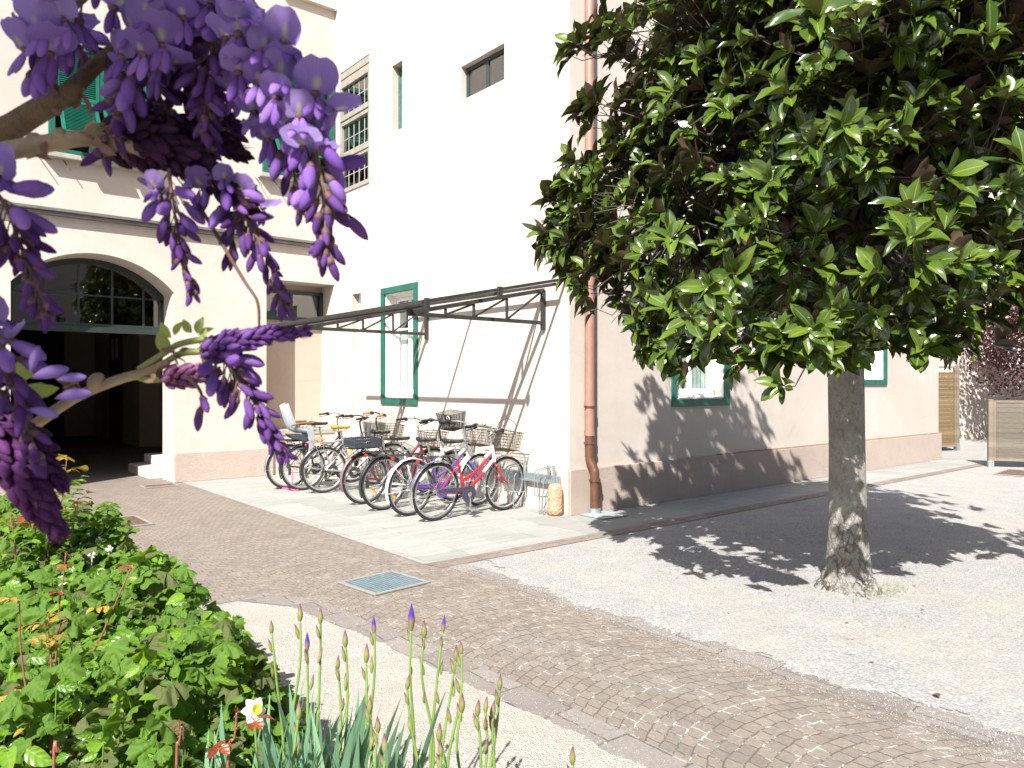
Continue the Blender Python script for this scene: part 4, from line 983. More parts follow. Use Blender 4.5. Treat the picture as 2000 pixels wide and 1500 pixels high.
# ============================================================ magnolia
def barkmat(name,a,b,dk,sc=14):
    t=NT(name);o=t.obj();mp=t.n('ShaderNodeMapping');mp.inputs['Scale'].default_value=(1,1,.75);t.l(o,mp.inputs[0])
    v=t.voro(sc*1.6,mp.outputs[0]);n1=t.noise(3,o,6,.7);n2=t.noise(sc*3,mp.outputs[0],6,.75)
    c=t.mix(t.ramp(n1,(.38,0.),(.62,1.)),a,b);c=t.mix(t.ramp(n2,(.32,.55),(.5,0.)),c,dk)
    return t.fin(t.bsdf(c,.9,0,.2,t.bump(t.math('ADD',n2,t.math('MULTIPLY',v,.5)),.9,.012)))
def trunkmat():
    t=NT('old_bark');o=t.obj();sp=t.n('ShaderNodeSeparateXYZ');t.l(o,sp.inputs[0])
    wp=t.mix(.12,o,t.noise(9,o,5,.7,'Color'));mp=t.n('ShaderNodeMapping');mp.inputs['Scale'].default_value=(1,1,.6);t.l(wp,mp.inputs[0])
    ed=t.voro(19,mp.outputs[0],'Distance','DISTANCE_TO_EDGE');low=t.ramp(sp.outputs[2],(.05,1.),(.75,.0));lo2=t.math('MULTIPLY',low,t.ramp(t.noise(4,o,4,.7),(.38,0.),(.56,1.)))
    n1=t.noise(3.4,o,6,.7);n2=t.noise(38,mp.outputs[0],6,.75)
    c=t.mix(t.ramp(n1,(.36,0.),(.62,1.)),(.255,.24,.212),(.37,.355,.322));c=t.mix(t.ramp(n2,(.34,.6),(.52,0.)),c,(.11,.098,.08))
    c=t.mix(t.ramp(t.noise(7,o,3,.6),(.60,0.),(.68,.5)),c,(.34,.335,.31))
    c=t.mix(t.math('MULTIPLY',t.ramp(ed,(.01,1.),(.06,0.)),lo2),c,(.09,.073,.055))
    c=t.mix(t.math('MULTIPLY',t.ramp(t.noise(5.5,o,2),(.62,0.),(.66,1.)),low),c,(.36,.235,.14))
    h=t.math('ADD',n2,t.math('MULTIPLY',t.math('MULTIPLY',t.ramp(ed,(.0,0.),(.10,1.)),lo2),2.2))
    return t.fin(t.bsdf(c,.9,0,.2,t.bump(h,1.,.016)))
M_bark=barkmat('magnolia_bark',(.225,.21,.185),(.30,.285,.255),(.10,.085,.07))
M_twig=pm('magnolia_twig',(.055,.045,.034),.8,0,.3,20,.3)
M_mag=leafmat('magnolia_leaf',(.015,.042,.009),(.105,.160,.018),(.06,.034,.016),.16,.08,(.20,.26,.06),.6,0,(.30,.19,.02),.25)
TB=loc(2.655,5.93)
MT=thing('magnolia_tree','broad magnolia tree with glossy dark leaves standing in white gravel','tree',tuple(TB))
m=MB();ns=28
lv=[(-.02,.245),(.03,.222),(.08,.195),(.16,.172),(.3,.158),(.5,.148),(.8,.138),(1.1,.132),(1.5,.128),(1.9,.126),(2.4,.11),(3.0,.085),(3.7,.06),(4.6,.035),(5.3,.012)]
for i,(z,r) in enumerate(lv):
    cx=-.03*min(1,z/1.9)+.02*math.sin(z*1.3);cy=.02*math.sin(z*1.1)
    for k in range(ns):
        an=2*PI*k/ns;fl=max(0,1-z/.5)
        j=1+.10*fl*math.sin(3*an+1)+.07*fl*math.sin(5*an+2)+.035*math.sin(2*an+z*2)+rnd.uniform(-.018,.018)
        m.v.append(TB+V3((cx+r*j*math.cos(an),cy+r*j*math.sin(an),z)))
for i in range(len(lv)-1):
    for k in range(ns): m.f.append((i*ns+k,i*ns+(k+1)%ns,(i+1)*ns+(k+1)%ns,(i+1)*ns+k))
m.build('trunk',trunkmat(),MT,smooth=True)
CC=TB+V3((-.05,0,3.75))
def crown_r(d):
    hx=math.hypot(d.x,d.y)
    a=math.atan2(d.y,d.x)
    rz=2.45 if d.z>0 else 2.12
    r=1/math.sqrt((hx/1.80)**2+(d.z/rz)**2)
    if d.z>-.35: r*=1-.09*max(0,-(d.x*RGT.x+d.y*RGT.y))*min(1,(d.z+.35)/.3)
    return r*(1+.085*math.sin(3*a+1.2+2*d.z)+.07*math.sin(5*a-2+4*d.z)+.06*math.sin(7*d.z+2*a))
ros=[] # (pos, axis)
limbs=[]
for _ in range(64):
    d=rdir()
    if d.z<-.9: continue
    p=CC+d*crown_r(d)*rnd.uniform(.72,.88)
    if p.z<1.7: p.z=1.7+rnd.random()*.2
    limbs.append(p)
def addros(p,ax,tw=True): ros.append((p,ax.normalized(),tw))
boughs=[]
while len(boughs)<92:
    d=rdir();p=CC+d*crown_r(d)*rnd.uniform(.80,.97)
    if p.z>2.2 and all((p-q).length>.44 for q in boughs[-90:]): boughs.append(p)
    elif rnd.random()<.02: boughs.append(p) if p.z>2.2 else None
for p in boughs:
    out=(p-CC).normalized();sp=rnd.uniform(.17,.27)
    for _ in range(rnd.randint(13,19)):
        q=p+V3((rnd.gauss(0,sp),rnd.gauss(0,sp),rnd.gauss(0,sp*.75)))
        if q.z<2.0: continue
        addros(q,out*.5+(q-p)*2.0+V3((0,0,.75))+rdir()*.35)
while len(ros)<3000:
    d=rdir();f=.25+.75*rnd.random()
    rr=crown_r(d)*(1-.66*f**1.5)
    p=CC+d*rr
    if p.z<2.02+.2*rnd.random(): continue
    # leave irregular holes
    hole=math.sin(p.x*2.6+1)+math.sin(p.y*2.4+2)+math.sin(p.z*2.9+.5)+.6*math.sin(p.x*5+p.z*4)
    if hole<-1.35 and f<.6 and rnd.random()<.85: continue
    addros(p,d*.75+V3((0,0,.5))+rdir()*.45)
# lower-left bough and drooping tips as in the photograph
for (x,y,d,n,sp) in ((1090,470,5.75,10,.16),(1140,430,5.8,16,.26),(1190,500,5.6,22,.30),(1130,510,5.7,10,.2),(1260,560,5.4,18,.3),(1100,385,5.85,8,.15),(1180,400,5.8,10,.25),(1275,672,5.15,4,.06),(1310,640,5.1,10,.14),(1370,640,5.0,14,.22),(1420,640,4.7,12,.26),(1530,670,4.5,8,.16),(1560,660,4.4,6,.12),(1165,215,5.9,9,.14),(1135,95,5.9,4,.06),(1200,70,5.9,9,.16),(1200,300,5.9,9,.16),(1700,645,5.2,10,.2),(1800,665,5.1,10,.18),(1890,640,5.0,10,.2),(1620,640,5.0,8,.2),(1960,600,4.9,12,.25),(1780,470,3.75,3,.08),(1500,370,4.0,4,.12),(1630,260,3.9,4,.12),(1580,60,4.0,5,.2),(1900,350,3.9,5,.2)):
    for _ in range(n):
        p=at(x,y,d)+V3((rnd.gauss(0,sp*.6),rnd.gauss(0,sp*.6),rnd.gauss(0,sp*.5)))
        out=(p-CC);out.z*=.4
        addros(p,out.normalized()*.8+V3((0,0,.45))+rdir()*.4)
fr=[];rv=[]
tw=MB()
for (p,ax,tww) in ros:
    n=rnd.randint(7,10);ph=rnd.uniform(0,6.3);X=ax.orthogonal().normalized();Y=ax.cross(X)
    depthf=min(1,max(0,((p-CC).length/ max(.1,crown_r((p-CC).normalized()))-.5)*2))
    L=rnd.uniform(.14,.19)
    for k in range(n):
        a=ph+k*2.4+rnd.uniform(-.3,.3);el=rnd.uniform(.35,.85)+k*.055
        d=ax*math.cos(el)+(X*math.cos(a)+Y*math.sin(a))*math.sin(el)
        d.z-=.12
        l=L*rnd.uniform(.6,1.2)
        upv=ax+V3((0,0,.35))+rdir()*.25
        fr.append(frame(p+d*.012,d,upv,l*rnd.uniform(.8,1.2),l,l*rnd.uniform(.1,2.2)))
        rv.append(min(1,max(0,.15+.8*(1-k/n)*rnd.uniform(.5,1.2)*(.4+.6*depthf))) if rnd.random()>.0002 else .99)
    if depthf>.35:
        base=min(limbs,key=lambda q:(q-p).length)
        b=p-ax*rnd.uniform(.08,.16);e=b+(base-b).normalized()*min((base-b).length,.16)-ax*.05
        tw.tube([p,b,e],[.0028,.0035,.005],5,caps=False)
tm=tmpl_blade(lambda t:.225*math.sin(PI*min(1,t**1.0))**.8*(.85+.25*t)+.012*(1-t),6,.5,.20,.035)
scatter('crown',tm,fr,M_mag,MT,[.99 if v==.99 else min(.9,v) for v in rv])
lb=MB()
for p in limbs:
    z0=rnd.uniform(1.75,3.4) if p.z<3.4 else rnd.uniform(2.4,4.2);s=TB+V3((-.03,0,min(z0,p.z-.05 if p.z>2 else 1.78)))
    mid=lerp(s,p,.5)+V3((rnd.uniform(-.12,.12),rnd.uniform(-.12,.12),rnd.uniform(.0,.2)))
    lb.tube(spline([s,mid,p],5),[lerp(.034,.009,i/10) for i in range(11)],7)
lb.build('limbs',M_twig,MT,smooth=True);tw.build('twigs',M_twig,MT,smooth=True,recalc=False)

# ============================================================ red leaved plum behind the fence
M_plum=leafmat('plum_leaf',(.032,.012,.014),(.115,.04,.04),(.06,.025,.025),.4,.25,(.12,.04,.04),.4)
M_pbark=pm('plum_bark',(.10,.075,.06),.85,0,.3,14,.4)
tml=tmpl_blade(lambda t:.30*math.sin(PI*t**.9)**.8+.01,3,.3,.15)
def leafy_tree(name,label,base,h,cz,rx,rz,n,ls,mat,bark,cat='tree'):
    base=V3(base);T=thing(name,label,cat,tuple(base));m=MB();cc=base+V3((0,0,cz))
    m.tube(spline([base,base+V3((.05,.03,cz*.4)),base+V3((0,0,cz*.8)),cc+V3((0,0,rz*.5))],4),[lerp(.09,.02,i/12) for i in range(13)],9)
    tips=[]
    for _ in range(34):
        d=rdir();d.z=abs(d.z)*.9-.25;p=cc+V3((d.x*rx,d.y*rx,d.z*rz))*rnd.uniform(.6,.95);s=base+V3((0,0,rnd.uniform(cz*.45,cz)));m.tube(spline([s,lerp(s,p,.5)+V3((0,0,.15)),p],4),[lerp(.03,.006,i/8) for i in range(9)],5);tips.append(p)
    m.build('trunk',bark,T,smooth=True)
    fr=[]
    for _ in range(n):
        if rnd.random()<.5: q=rnd.choice(tips)+V3((rnd.gauss(0,.3),rnd.gauss(0,.3),rnd.gauss(0,.25)))
        else:
            d=rdir();q=cc+V3((d.x*rx,d.y*rx,d.z*rz))*(rnd.random()**.4)
        if q.z<.25: continue
        l=ls*rnd.uniform(.7,1.3);d=rdir();d.z-=.3;fr.append(frame(q,d,V3((0,0,1))+rdir()*.6,l,l,l))
    scatter('crown',tml,fr,mat,T);return T
leafy_tree('plum_tree','dark red leaved plum tree in front of the pink garden wall',(17.4,-.6,0),4,2.75,2.4,1.9,12000,.10,M_plum,M_pbark)
leafy_tree('plum_tree','second dark red leaved plum at the far end of the pink wall',(20.6,-2.3,0),4,2.8,2.2,1.8,8000,.11,M_plum,M_pbark)
M_shrub=leafmat('yellow_green_leaf',(.10,.14,.02),(.22,.26,.05),(.14,.18,.05),.45,.3,(.2,.24,.06))
leafy_tree('shrub','yellow green shrub glimpsed above the tall fence panel',(14.4,2.4,0),3,2.2,.8,.55,1300,.06,M_shrub,M_pbark,'shrub')

# ============================================================ flower bed
def lob(th):
    a=abs(th)
    r=.36+.30*max(0,math.cos(th*1.0))**1.2*(1 if a<1.3 else .0)
    r=.34+.30*abs(math.cos(th*1.5))**1.3+.05*math.cos(th*21)
    return r*(1-.25*(a/2.6)**2)
M_anem=leafmat('anemone_leaf',(.040,.130,.008),(.185,.315,.020),(.085,.165,.02),.45,.30,(.20,.32,.08),.3,34)
M_anem2=leafmat('bronze_green_leaf',(.065,.105,.018),(.13,.185,.035),(.10,.12,.04),.45,.30,(.2,.25,.1),.25,34)
M_rose=leafmat('rose_leaf',(.050,.15,.010),(.17,.31,.020),(.12,.20,.06),.28,.30,(.2,.32,.08),.5,26)
M_rosey=leafmat('young_rose_leaf',(.30,.17,.02),(.36,.30,.05),(.28,.12,.05),.35,.35,(.35,.2,.06),.5,20)
M_roser=leafmat('red_rose_leaf',(.16,.025,.012),(.34,.085,.03),(.17,.05,.03),.30,.30,(.3,.08,.04),.5,20)
M_rstem=pm('red_rose_stem',(.22,.085,.05),.5,0,.3,25);M_gstem=pm('green_stem',(.13,.24,.045),.5,0,.2,25)
t_lob=tmpl_lobed(lob,40,.20,.07);t_lob2=tmpl_lobed(lob,40,.36,.11)
t_ov=tmpl_blade(lambda t:.33*math.sin(PI*t**.8)**.8+.012,5,.35,.16,.01)
def edge_x(d): # right-hand rim of the bed at distance d
    pts=[(1.2,-.55),(2.0,-.74),(2.6,-.80),(3.1,-.88),(3.5,-1.12),(3.85,-1.42),(4.4,-1.86),(5.1,-2.55),(5.6,-3.2),(6.1,-3.9)]
    for (a,b),(c,e) in zip(pts,pts[1:]):
        if a<=d<=c: return lerp(b,e,(d-a)/(c-a))
    return pts[-1][1]
def hgt(X,d):
    e=edge_x(d)-X
    if e<0: return -1
    h=.50+.10*math.sin(X*3.1+d*2)+.07*math.sin(d*4.3-X*2)+.04*math.sin(X*7+d*5)
    h+= .18*max(0,min(1,(e-1.2)/1.2))*(1 if d>3.4 else 0)
    if d>3.9 and X<-2.2: h+=.14*min(1,(-2.2-X)/.6)
    if d<2.3: h-=.15*(2.3-d)
    return h*min(1,.35+e/.38)
fr=[[],[],[]];st=MB();cnt=0
while cnt<7800:
    d=1.55+4.6*rnd.random()**.8;X=edge_x(d)+.03-rnd.random()**1.1*3.2
    if X<-.80*d-.3: continue
    h=hgt(X,d)
    if h<0: continue
    z=h*(1-.8*rnd.random()**1.8)+rnd.uniform(-.03,.07)
    p=loc(X,d,max(.04,z))
    s=rnd.choice((.07,.085,.10,.12,.145))*rnd.uniform(.85,1.1)*(1 if d>3.2 else .86)
    az=rnd.uniform(0,6.3);yd=V3((math.cos(az),math.sin(az),rnd.uniform(-.55,.15)))
    up=V3((-.25,-.2,1))+rdir()*1.0
    kind=0 if rnd.random()<.84 else 1
    if X<-1.15*(d/3.2) and rnd.random()<.5 and d<4.2: kind=2
    elif kind==0 and rnd.random()<.16: kind=2
    (fr[kind]).append(frame(p,yd,up,s*(1 if kind<2 else .62),s*(1 if kind<2 else .75),s))
    if rnd.random()<.16: st.tube([p,lerp(p,loc(X-.05,d+.05,0),.5)+V3((0,0,.06)),loc(X-.07,d+.06,.02)],.0022,4,caps=False)
    cnt+=1
GC=scatter('leafy_ground_cover',t_lob,fr[0],M_anem,None);tag(GC,'dense bed of lobed green leaves filling the near border','ground cover',None,'stuff')
GC2=scatter('drooping_ground_cover',t_lob2,fr[1],M_anem2,None);tag(GC2,'duller drooping lobed leaves scattered through the border','ground cover',None,'stuff')
GC3=scatter('oval_ground_cover',t_ov,fr[2],M_rose,None);tag(GC3,'bright oval leaves low among the rose stems','ground cover',None,'stuff')
o=st.build('leaf_stalks',M_gstem,None,smooth=True,recalc=False);tag(o,'thin green leaf stalks under the border foliage','stalks',None,'stuff')

def rose(label,stems,yl=.5,rl=.0,ls=.06,name='rose_bush',group=None,leafy=1):
    """stems: list of 3d polylines; compound leaves along them"""
    base=V3(stems[0][0]);T=thing(name,label,'rose bush',tuple(base),group=group)
    fg=[];fy=[];frd=[];m=MB()
    for sp in stems:
        q=spline(sp,6);L=len(q);m.tube(q,[lerp(.0055,.0022,i/(L-1)) for i in range(L)],6)
        for i in range(2,L-1,3): # thorns
            d=rdir();d.z=-.2;m.lathe([(.0025,0),(.0004,.009)],q[i],d,4)
        for i in range(max(2,int(L*.25)),L,max(1,int(3/leafy))):
            t=i/L;az=rnd.uniform(0,6.3);d=V3((math.cos(az),math.sin(az),rnd.uniform(-.1,.6))).normalized();rl_=ls*rnd.uniform(1.0,1.7)
            e=q[i]+d*rl_*1.6;m.tube([q[i],lerp(q[i],e,.5)+V3((0,0,.008)),e],.0012,4,caps=False)
            side=d.cross(V3((0,0,1))).normalized()
            tgt=fg if t<yl else (frd if rnd.random()<rl else fy)
            for (f,sd) in ((1,0),(.7,1),(.7,-1),(.4,1),(.4,-1)):
                l=ls*rnd.uniform(.75,1.15)*(1.15 if sd==0 else 1);dd=(d*(.5 if sd else 1)+side*sd);dd.z-=.25 if t<yl else .45
                tgt.append(frame(lerp(q[i],e,f),dd,V3((0,0,1))+rdir()*.35,l,l,l))
        tip=q[-1]
        for k in range(5):
            d=rdir();d.z=abs(d.z)+.4;l=ls*.45;(fy if rl<.5 else frd).append(frame(tip,d,rdir(),l*.5,l,l))
    m.build('stem',M_rstem,T,smooth=True,recalc=False)
    if fg: scatter('leaves',t_ov,fg,M_rose,T)
    if fy: scatter('young_leaves',t_ov,fy,M_rosey,T)
    if frd: scatter('red_leaves',t_ov,frd,M_roser,T)
    return T
def up(px,py,d,px2=None,py2=None,d2=None,z0=.05):
    tip=at(px,py,d);b=at(px2,py2,d2 or d) if px2 is not None else V3((tip.x,tip.y,z0));mid=lerp(b,tip,.55)+V3((rnd.uniform(-.02,.02),rnd.uniform(-.02,.02),0));return [b,mid,tip]
def G_(p,off=(0,0)): return V3((p.x+off[0],p.y+off[1],.02))
def rstem(pxs,d):  # stem through the listed picture points then down to the soil
    pts=[at(x,y,d) for x,y in pxs];b=pts[-1];return [V3((b.x,b.y,.02))]+list(reversed(pts))
rose('tall rose bush with orange young leaves behind the bed against the dark arch',[rstem([(130,900),(120,980),(95,1060)],4.4),rstem([(60,960),(70,1060)],4.3),rstem([(150,985),(140,1050)],4.5),rstem([(20,1010),(30,1080)],4.1),rstem([(90,930),(100,1040)],4.5)],.74,.15,.06,leafy=1.8)
rose('slender rose with bare red stem bending right towards the paving',[rstem([(258,1105),(225,1180),(190,1260),(150,1330)],2.9)],.3,.45,.032,leafy=.5)
rose('upright rose shoot with bronze leaflets in the middle of the bed',[rstem([(128,1085),(122,1150),(115,1200)],3.4)],.3,.1,.034,leafy=.5)
rose('rose shoot with reddish stem near the edge of the picture bottom',[rstem([(38,1175),(40,1260),(50,1340),(60,1390)],2.5)],.3,.1,.034,leafy=.5)
rose('short yellowish rose shoot between the two red stems',[rstem([(95,1205),(95,1260),(100,1310)],2.6),rstem([(130,1210),(110,1270)],2.65)],.2,.0,.035,leafy=.7)
rose('glossy red leaved rose shoot beside the white daffodil',[rstem([(462,1392),(458,1440),(445,1500)],1.95)],.0,.97,.034,name='rose_shoot',leafy=.55)
rose('dark red rose tip low at the bottom edge of the bed',[rstem([(112,1470),(105,1500)],1.75)],.0,.97,.036,name='rose_shoot',leafy=.3)
rose('small red rose tip rising left of the daffodil',[rstem([(355,1418),(350,1450),(345,1490)],2.1)],.0,.9,.026,name='rose_shoot',leafy=.3)
# dried anemone seed heads : white tufts
m=MB()
for (x,y,d) in ((195,1055,4.6),(213,1073,4.5),(180,1085,4.4),(275,1100,4.2),(330,1150,3.9),(340,1160,3.85),(395,1190,3.6),(398,1215,3.5)):
    p=at(x,y,d);m.tube([p,p-V3((.01,.01,.12))],.0018,4)
    for k in range(26):
        dd=rdir();m.add([p,p+dd*.022+V3((0,0,.003)),p+dd*.020+rdir()*.008],[(0,1,2)])
tag(m.build('seed_tufts',pm('white_fluff',(.75,.74,.70),.9),None,recalc=False),'fluffy white seed tufts on the leaf mass by the path','seed heads',None,'stuff')

# iris clumps
M_iris=leafmat('iris_leaf',(.085,.19,.115),(.20,.33,.19),(.12,.22,.13),.45,.25,(.12,.22,.12),.4)
M_spathe=leafmat('iris_spathe',(.13,.19,.05),(.22,.13,.11),(.15,.12,.08),.5,.25,(.2,.2,.08),.4)
M_stalk=pm('iris_stalk',(.16,.26,.055),.5,0,.15,30)
t=NT('iris_bud');a_=t.n('ShaderNodeAttribute',attribute_name='rnd').outputs['Fac'];uv=t.n('ShaderNodeUVMap');sp_=t.n('ShaderNodeSeparateXYZ');t.l(uv.outputs[0],sp_.inputs[0])
c=t.ramp(sp_.outputs[1],(.0,(.16,.23,.05)),(.5,(.20,.19,.075)),(.78,(.16,.05,.075)),(1.,(.05,.02,.055)))
c2=t.ramp(sp_.outputs[1],(.0,(.19,.24,.06)),(.4,(.20,.12,.10)),(.55,(.06,.03,.25)),(1.,(.05,.02,.22)))
M_ibud=t.fin(t.bsdf(t.mix(t.ramp(a_,(.72,0.),(.74,1.)),c,c2),.5,0,.3))
def tmpl_lathe(prof,n=8,bend=.0):
    vs=[];uv=[];fs=[];R_=len(prof)
    for i,(r,y) in enumerate(prof):
        for k in range(n):
            an=2*PI*k/n;vs.append((r*math.cos(an)+bend*y*y,y,r*math.sin(an)));uv.append((k/n,i/(R_-1)))
    for i in range(R_-1):
        for k in range(n): fs.append((i*n+k,i*n+(k+1)%n,(i+1)*n+(k+1)%n,(i+1)*n+k))
    return np.array(vs),fs,np.array(uv)
t_ibud=tmpl_lathe([(.05,0),(.11,.12),(.155,.32),(.14,.52),(.09,.72),(.045,.87),(.004,1)],8,.06)
t_blade=tmpl_blade(lambda t:.036*(1-t**3.5)*(.8+.2*math.sin(t*3))+.001,7,.0,-.0,0)
def iris(label,leafspots,stalks):
    b=leafspots[0];base=loc(b[0],b[1]);T=thing('iris_clump',label,'iris',tuple(base),group='iris plants in bud')
    fr=[]
    for (X,d,n,sp,hh) in leafspots:
        for _ in range(n):
            p=loc(X+rnd.gauss(0,sp),d+rnd.gauss(0,sp),.0);l=hh*rnd.uniform(.65,1.1);a=rnd.uniform(0,6.3);dr=V3((math.cos(a)*.22+.05,math.sin(a)*.22,1));fr.append(frame(p,dr,V3((math.cos(a+1.2),math.sin(a+1.2),0)),l*rnd.uniform(.8,1.25),l,l))
    # bent blades
    tb=tmpl_blade(lambda t:.033*(1-t**3.2)+.0008,8,.15,.16,0,2.4)
    scatter('leaves',tb,fr,M_iris,T)
    for (x,y,d,buds,tall) in stalks:
        tip=at(x,y,d);foot=V3((tip.x+rnd.uniform(-.05,.05),tip.y+rnd.uniform(-.05,.05),0));q=spline([foot,lerp(foot,tip,.45)+V3((rnd.uniform(-.03,.03),rnd.uniform(-.03,.03),0)),lerp(foot,tip,.8)+V3((rnd.uniform(-.012,.012),rnd.uniform(-.012,.012),0)),tip],5)
        S=MB();S.tube(q,[lerp(.0062,.0034,i/(len(q)-1)) for i in range(len(q))],7)
        fb=[];rv=[]
        l=rnd.uniform(.046,.066)*(1.45 if x==803 else 1);fb.append(frame(tip-V3((0,0,.012)),V3((rnd.uniform(-.08,.08),rnd.uniform(-.08,.08),1)),rdir(),l,l*(1.25 if tall else 1),l));rv.append(.9 if tall else rnd.uniform(.1,.7))
        for k in range(buds):
            f=.93-.115*k-rnd.uniform(0,.03);p=lerp(foot,tip,f);a=rnd.uniform(0,6.3) if k%2 else PI+rnd.uniform(-1,1);dd=V3((math.cos(a)*.25,math.sin(a)*.25,1));l=rnd.uniform(.045,.06)
            fb.append(frame(p+dd*.004,dd,rdir(),l*.8,l,l*.8));rv.append(rnd.uniform(.0,.7) if rnd.random()<.95 else .9)
        O=S.build('flower_stalk',M_stalk,T,smooth=True)
        scatter('buds',t_ibud,fb,M_ibud,O,rv)
iris('iris clump with crowded blue green blades right of the daffodil',[(-.66,2.35,60,.06,.60),(-.54,2.25,55,.065,.60),(-.74,2.2,26,.05,.58),(-.44,2.3,36,.05,.55)],[(530,1232,2.55,2,0),(586,1208,2.6,1,0),(600,1266,2.5,2,1),(626,1212,2.62,2,0),(675,1258,2.5,2,0),(583,1400,2.2,2,0),(660,1300,2.4,2,0)])
iris('iris plants with a fat violet bud in front of the cobbled path',[(-.32,2.3,18,.04,.46),(-.16,2.2,8,.03,.38)],[(731,1232,2.6,2,1),(715,1288,2.45,1,0),(803,1226,2.55,2,1),(829,1240,2.6,3,0),(722,1386,2.25,2,0),(738,1424,2.2,1,0),(752,1466,2.15,1,0),(795,1340,2.3,2,0)])
iris('tall iris stalks with narrow buds beside the violet one',[(-.17,2.1,8,.03,.40),(-.02,2.2,4,.02,.30)],[(865,1230,2.55,3,1),(891,1285,2.5,3,0),(901,1272,2.45,2,0),(902,1385,2.3,1,0),(858,1442,2.15,1,0),(862,1470,2.1,1,0)])
iris('right hand iris stalks standing apart over the grit',[(.02,2.05,4,.05,.22)],[(976,1340,2.25,3,0),(932,1392,2.2,1,0),(948,1384,2.15,2,0),(961,1396,2.2,1,0),(1118,1486,2.0,1,0)])
# daffodil
p=at(497,1388,2.25);T=thing('daffodil','single white daffodil with yellow cup among the iris leaves','flower',(p.x,p.y,0))
m=MB();m.tube(spline([(p.x,p.y,0),(p.x+.01,p.y,p.z*.6),(p.x,p.y,p.z-.01)],5),.004,6);m.build('stem',M_gstem,T,smooth=True)
ax=(CAM-p).normalized()+V3((.5,-.3,.3));ax.normalize();X=ax.orthogonal().normalized();Y=ax.cross(X)
M_daff=leafmat('daffodil_petal',(.72,.72,.66),(.80,.80,.76),(.7,.7,.62),.5,.3,(.78,.78,.7))
fr=[frame(p,(X*math.cos(a)+Y*math.sin(a))+ax*(.10 if k%2 else -.1),ax,.042,.042,.042) for k,a in enumerate([PI/3*i for i in range(6)])]
scatter('petals',tmpl_blade(lambda t:.36*math.sin(PI*t**.7)**.8+.03,5,.15,.12),fr,M_daff,T)
m=MB();m.lathe([(.006,0),(.011,.006),(.012,.014),(.016,.019),(.0145,.018),(.010,.013),(.009,.006)],p,ax,14);m.build('cup',pm('daffodil_cup',(.80,.58,.03),.5),T,smooth=True)

# fallen leaves and weeds
tm=tmpl_blade(lambda t:.26*math.sin(PI*t**.9)**.8+.01,4,.3,.25)
fr=[]
for _ in range(40):
    d=rnd.uniform(4.2,7.5);X=rnd.uniform(.2,.62)*d;p=loc(X,d,.012)
    if p.x>-2.3 and p.y<-1.3: a=rnd.uniform(0,6.3);l=rnd.uniform(.012,.03);fr.append(frame(p,(math.cos(a),math.sin(a),.15),V3((0,0,1))+rdir()*.4,l,l,l))
for _ in range(420):
    a=rnd.uniform(0,6.3);rr=.25+abs(rnd.gauss(0,.9));p=V3((TB.x+rr*math.cos(a)*1.2,TB.y+rr*math.sin(a),.006));l=rnd.uniform(.004,.013)
    if p.x>-2.35 and p.y<-1.3: b=rnd.uniform(0,6.3);fr.append(frame(p,(math.cos(b),math.sin(b),.2),V3((0,0,1))+rdir()*.5,l,l*rnd.choice((1,1,2)),l))
for q in ((.02,.06),(-2.0,-6.0),(-2.3,-5.1)): fr.append(frame(V3((q[0],q[1],.02)),(.6,.6,.1),V3((0,0,1)),.06,.06,.06))
tag(scatter('fallen_leaves',tm,fr,leafmat('dry_leaf',(.10,.05,.03),(.22,.10,.05),(.15,.08,.05),.7,.1,(.15,.08,.05)),None),'small dry leaves dropped on the white gravel','leaves',None,'stuff')
fr=[]
for (x,y,sp,n) in ((1655,932,.14,160),(1715,1163,.10,60),(1740,1150,.08,40)):
    g=loc(0,1);t_=1.6*FPX/(y-HY);c=loc((x-1000)/FPX*t_,t_)
    for _ in range(n): p=c+V3((rnd.gauss(0,sp*1.6),rnd.gauss(0,sp*.6),.012));a=rnd.uniform(0,6.3);l=rnd.uniform(.015,.035);fr.append(frame(p,(math.cos(a),math.sin(a),.6),V3((0,0,1)),l*.5,l,l))
tag(scatter('weeds',tm,fr,leafmat('weed_leaf',(.16,.22,.03),(.30,.36,.06),(.2,.25,.06),.5,.3,(.25,.3,.06)),None),'yellow green weeds sprouting through the gravel','weeds',None,'stuff')

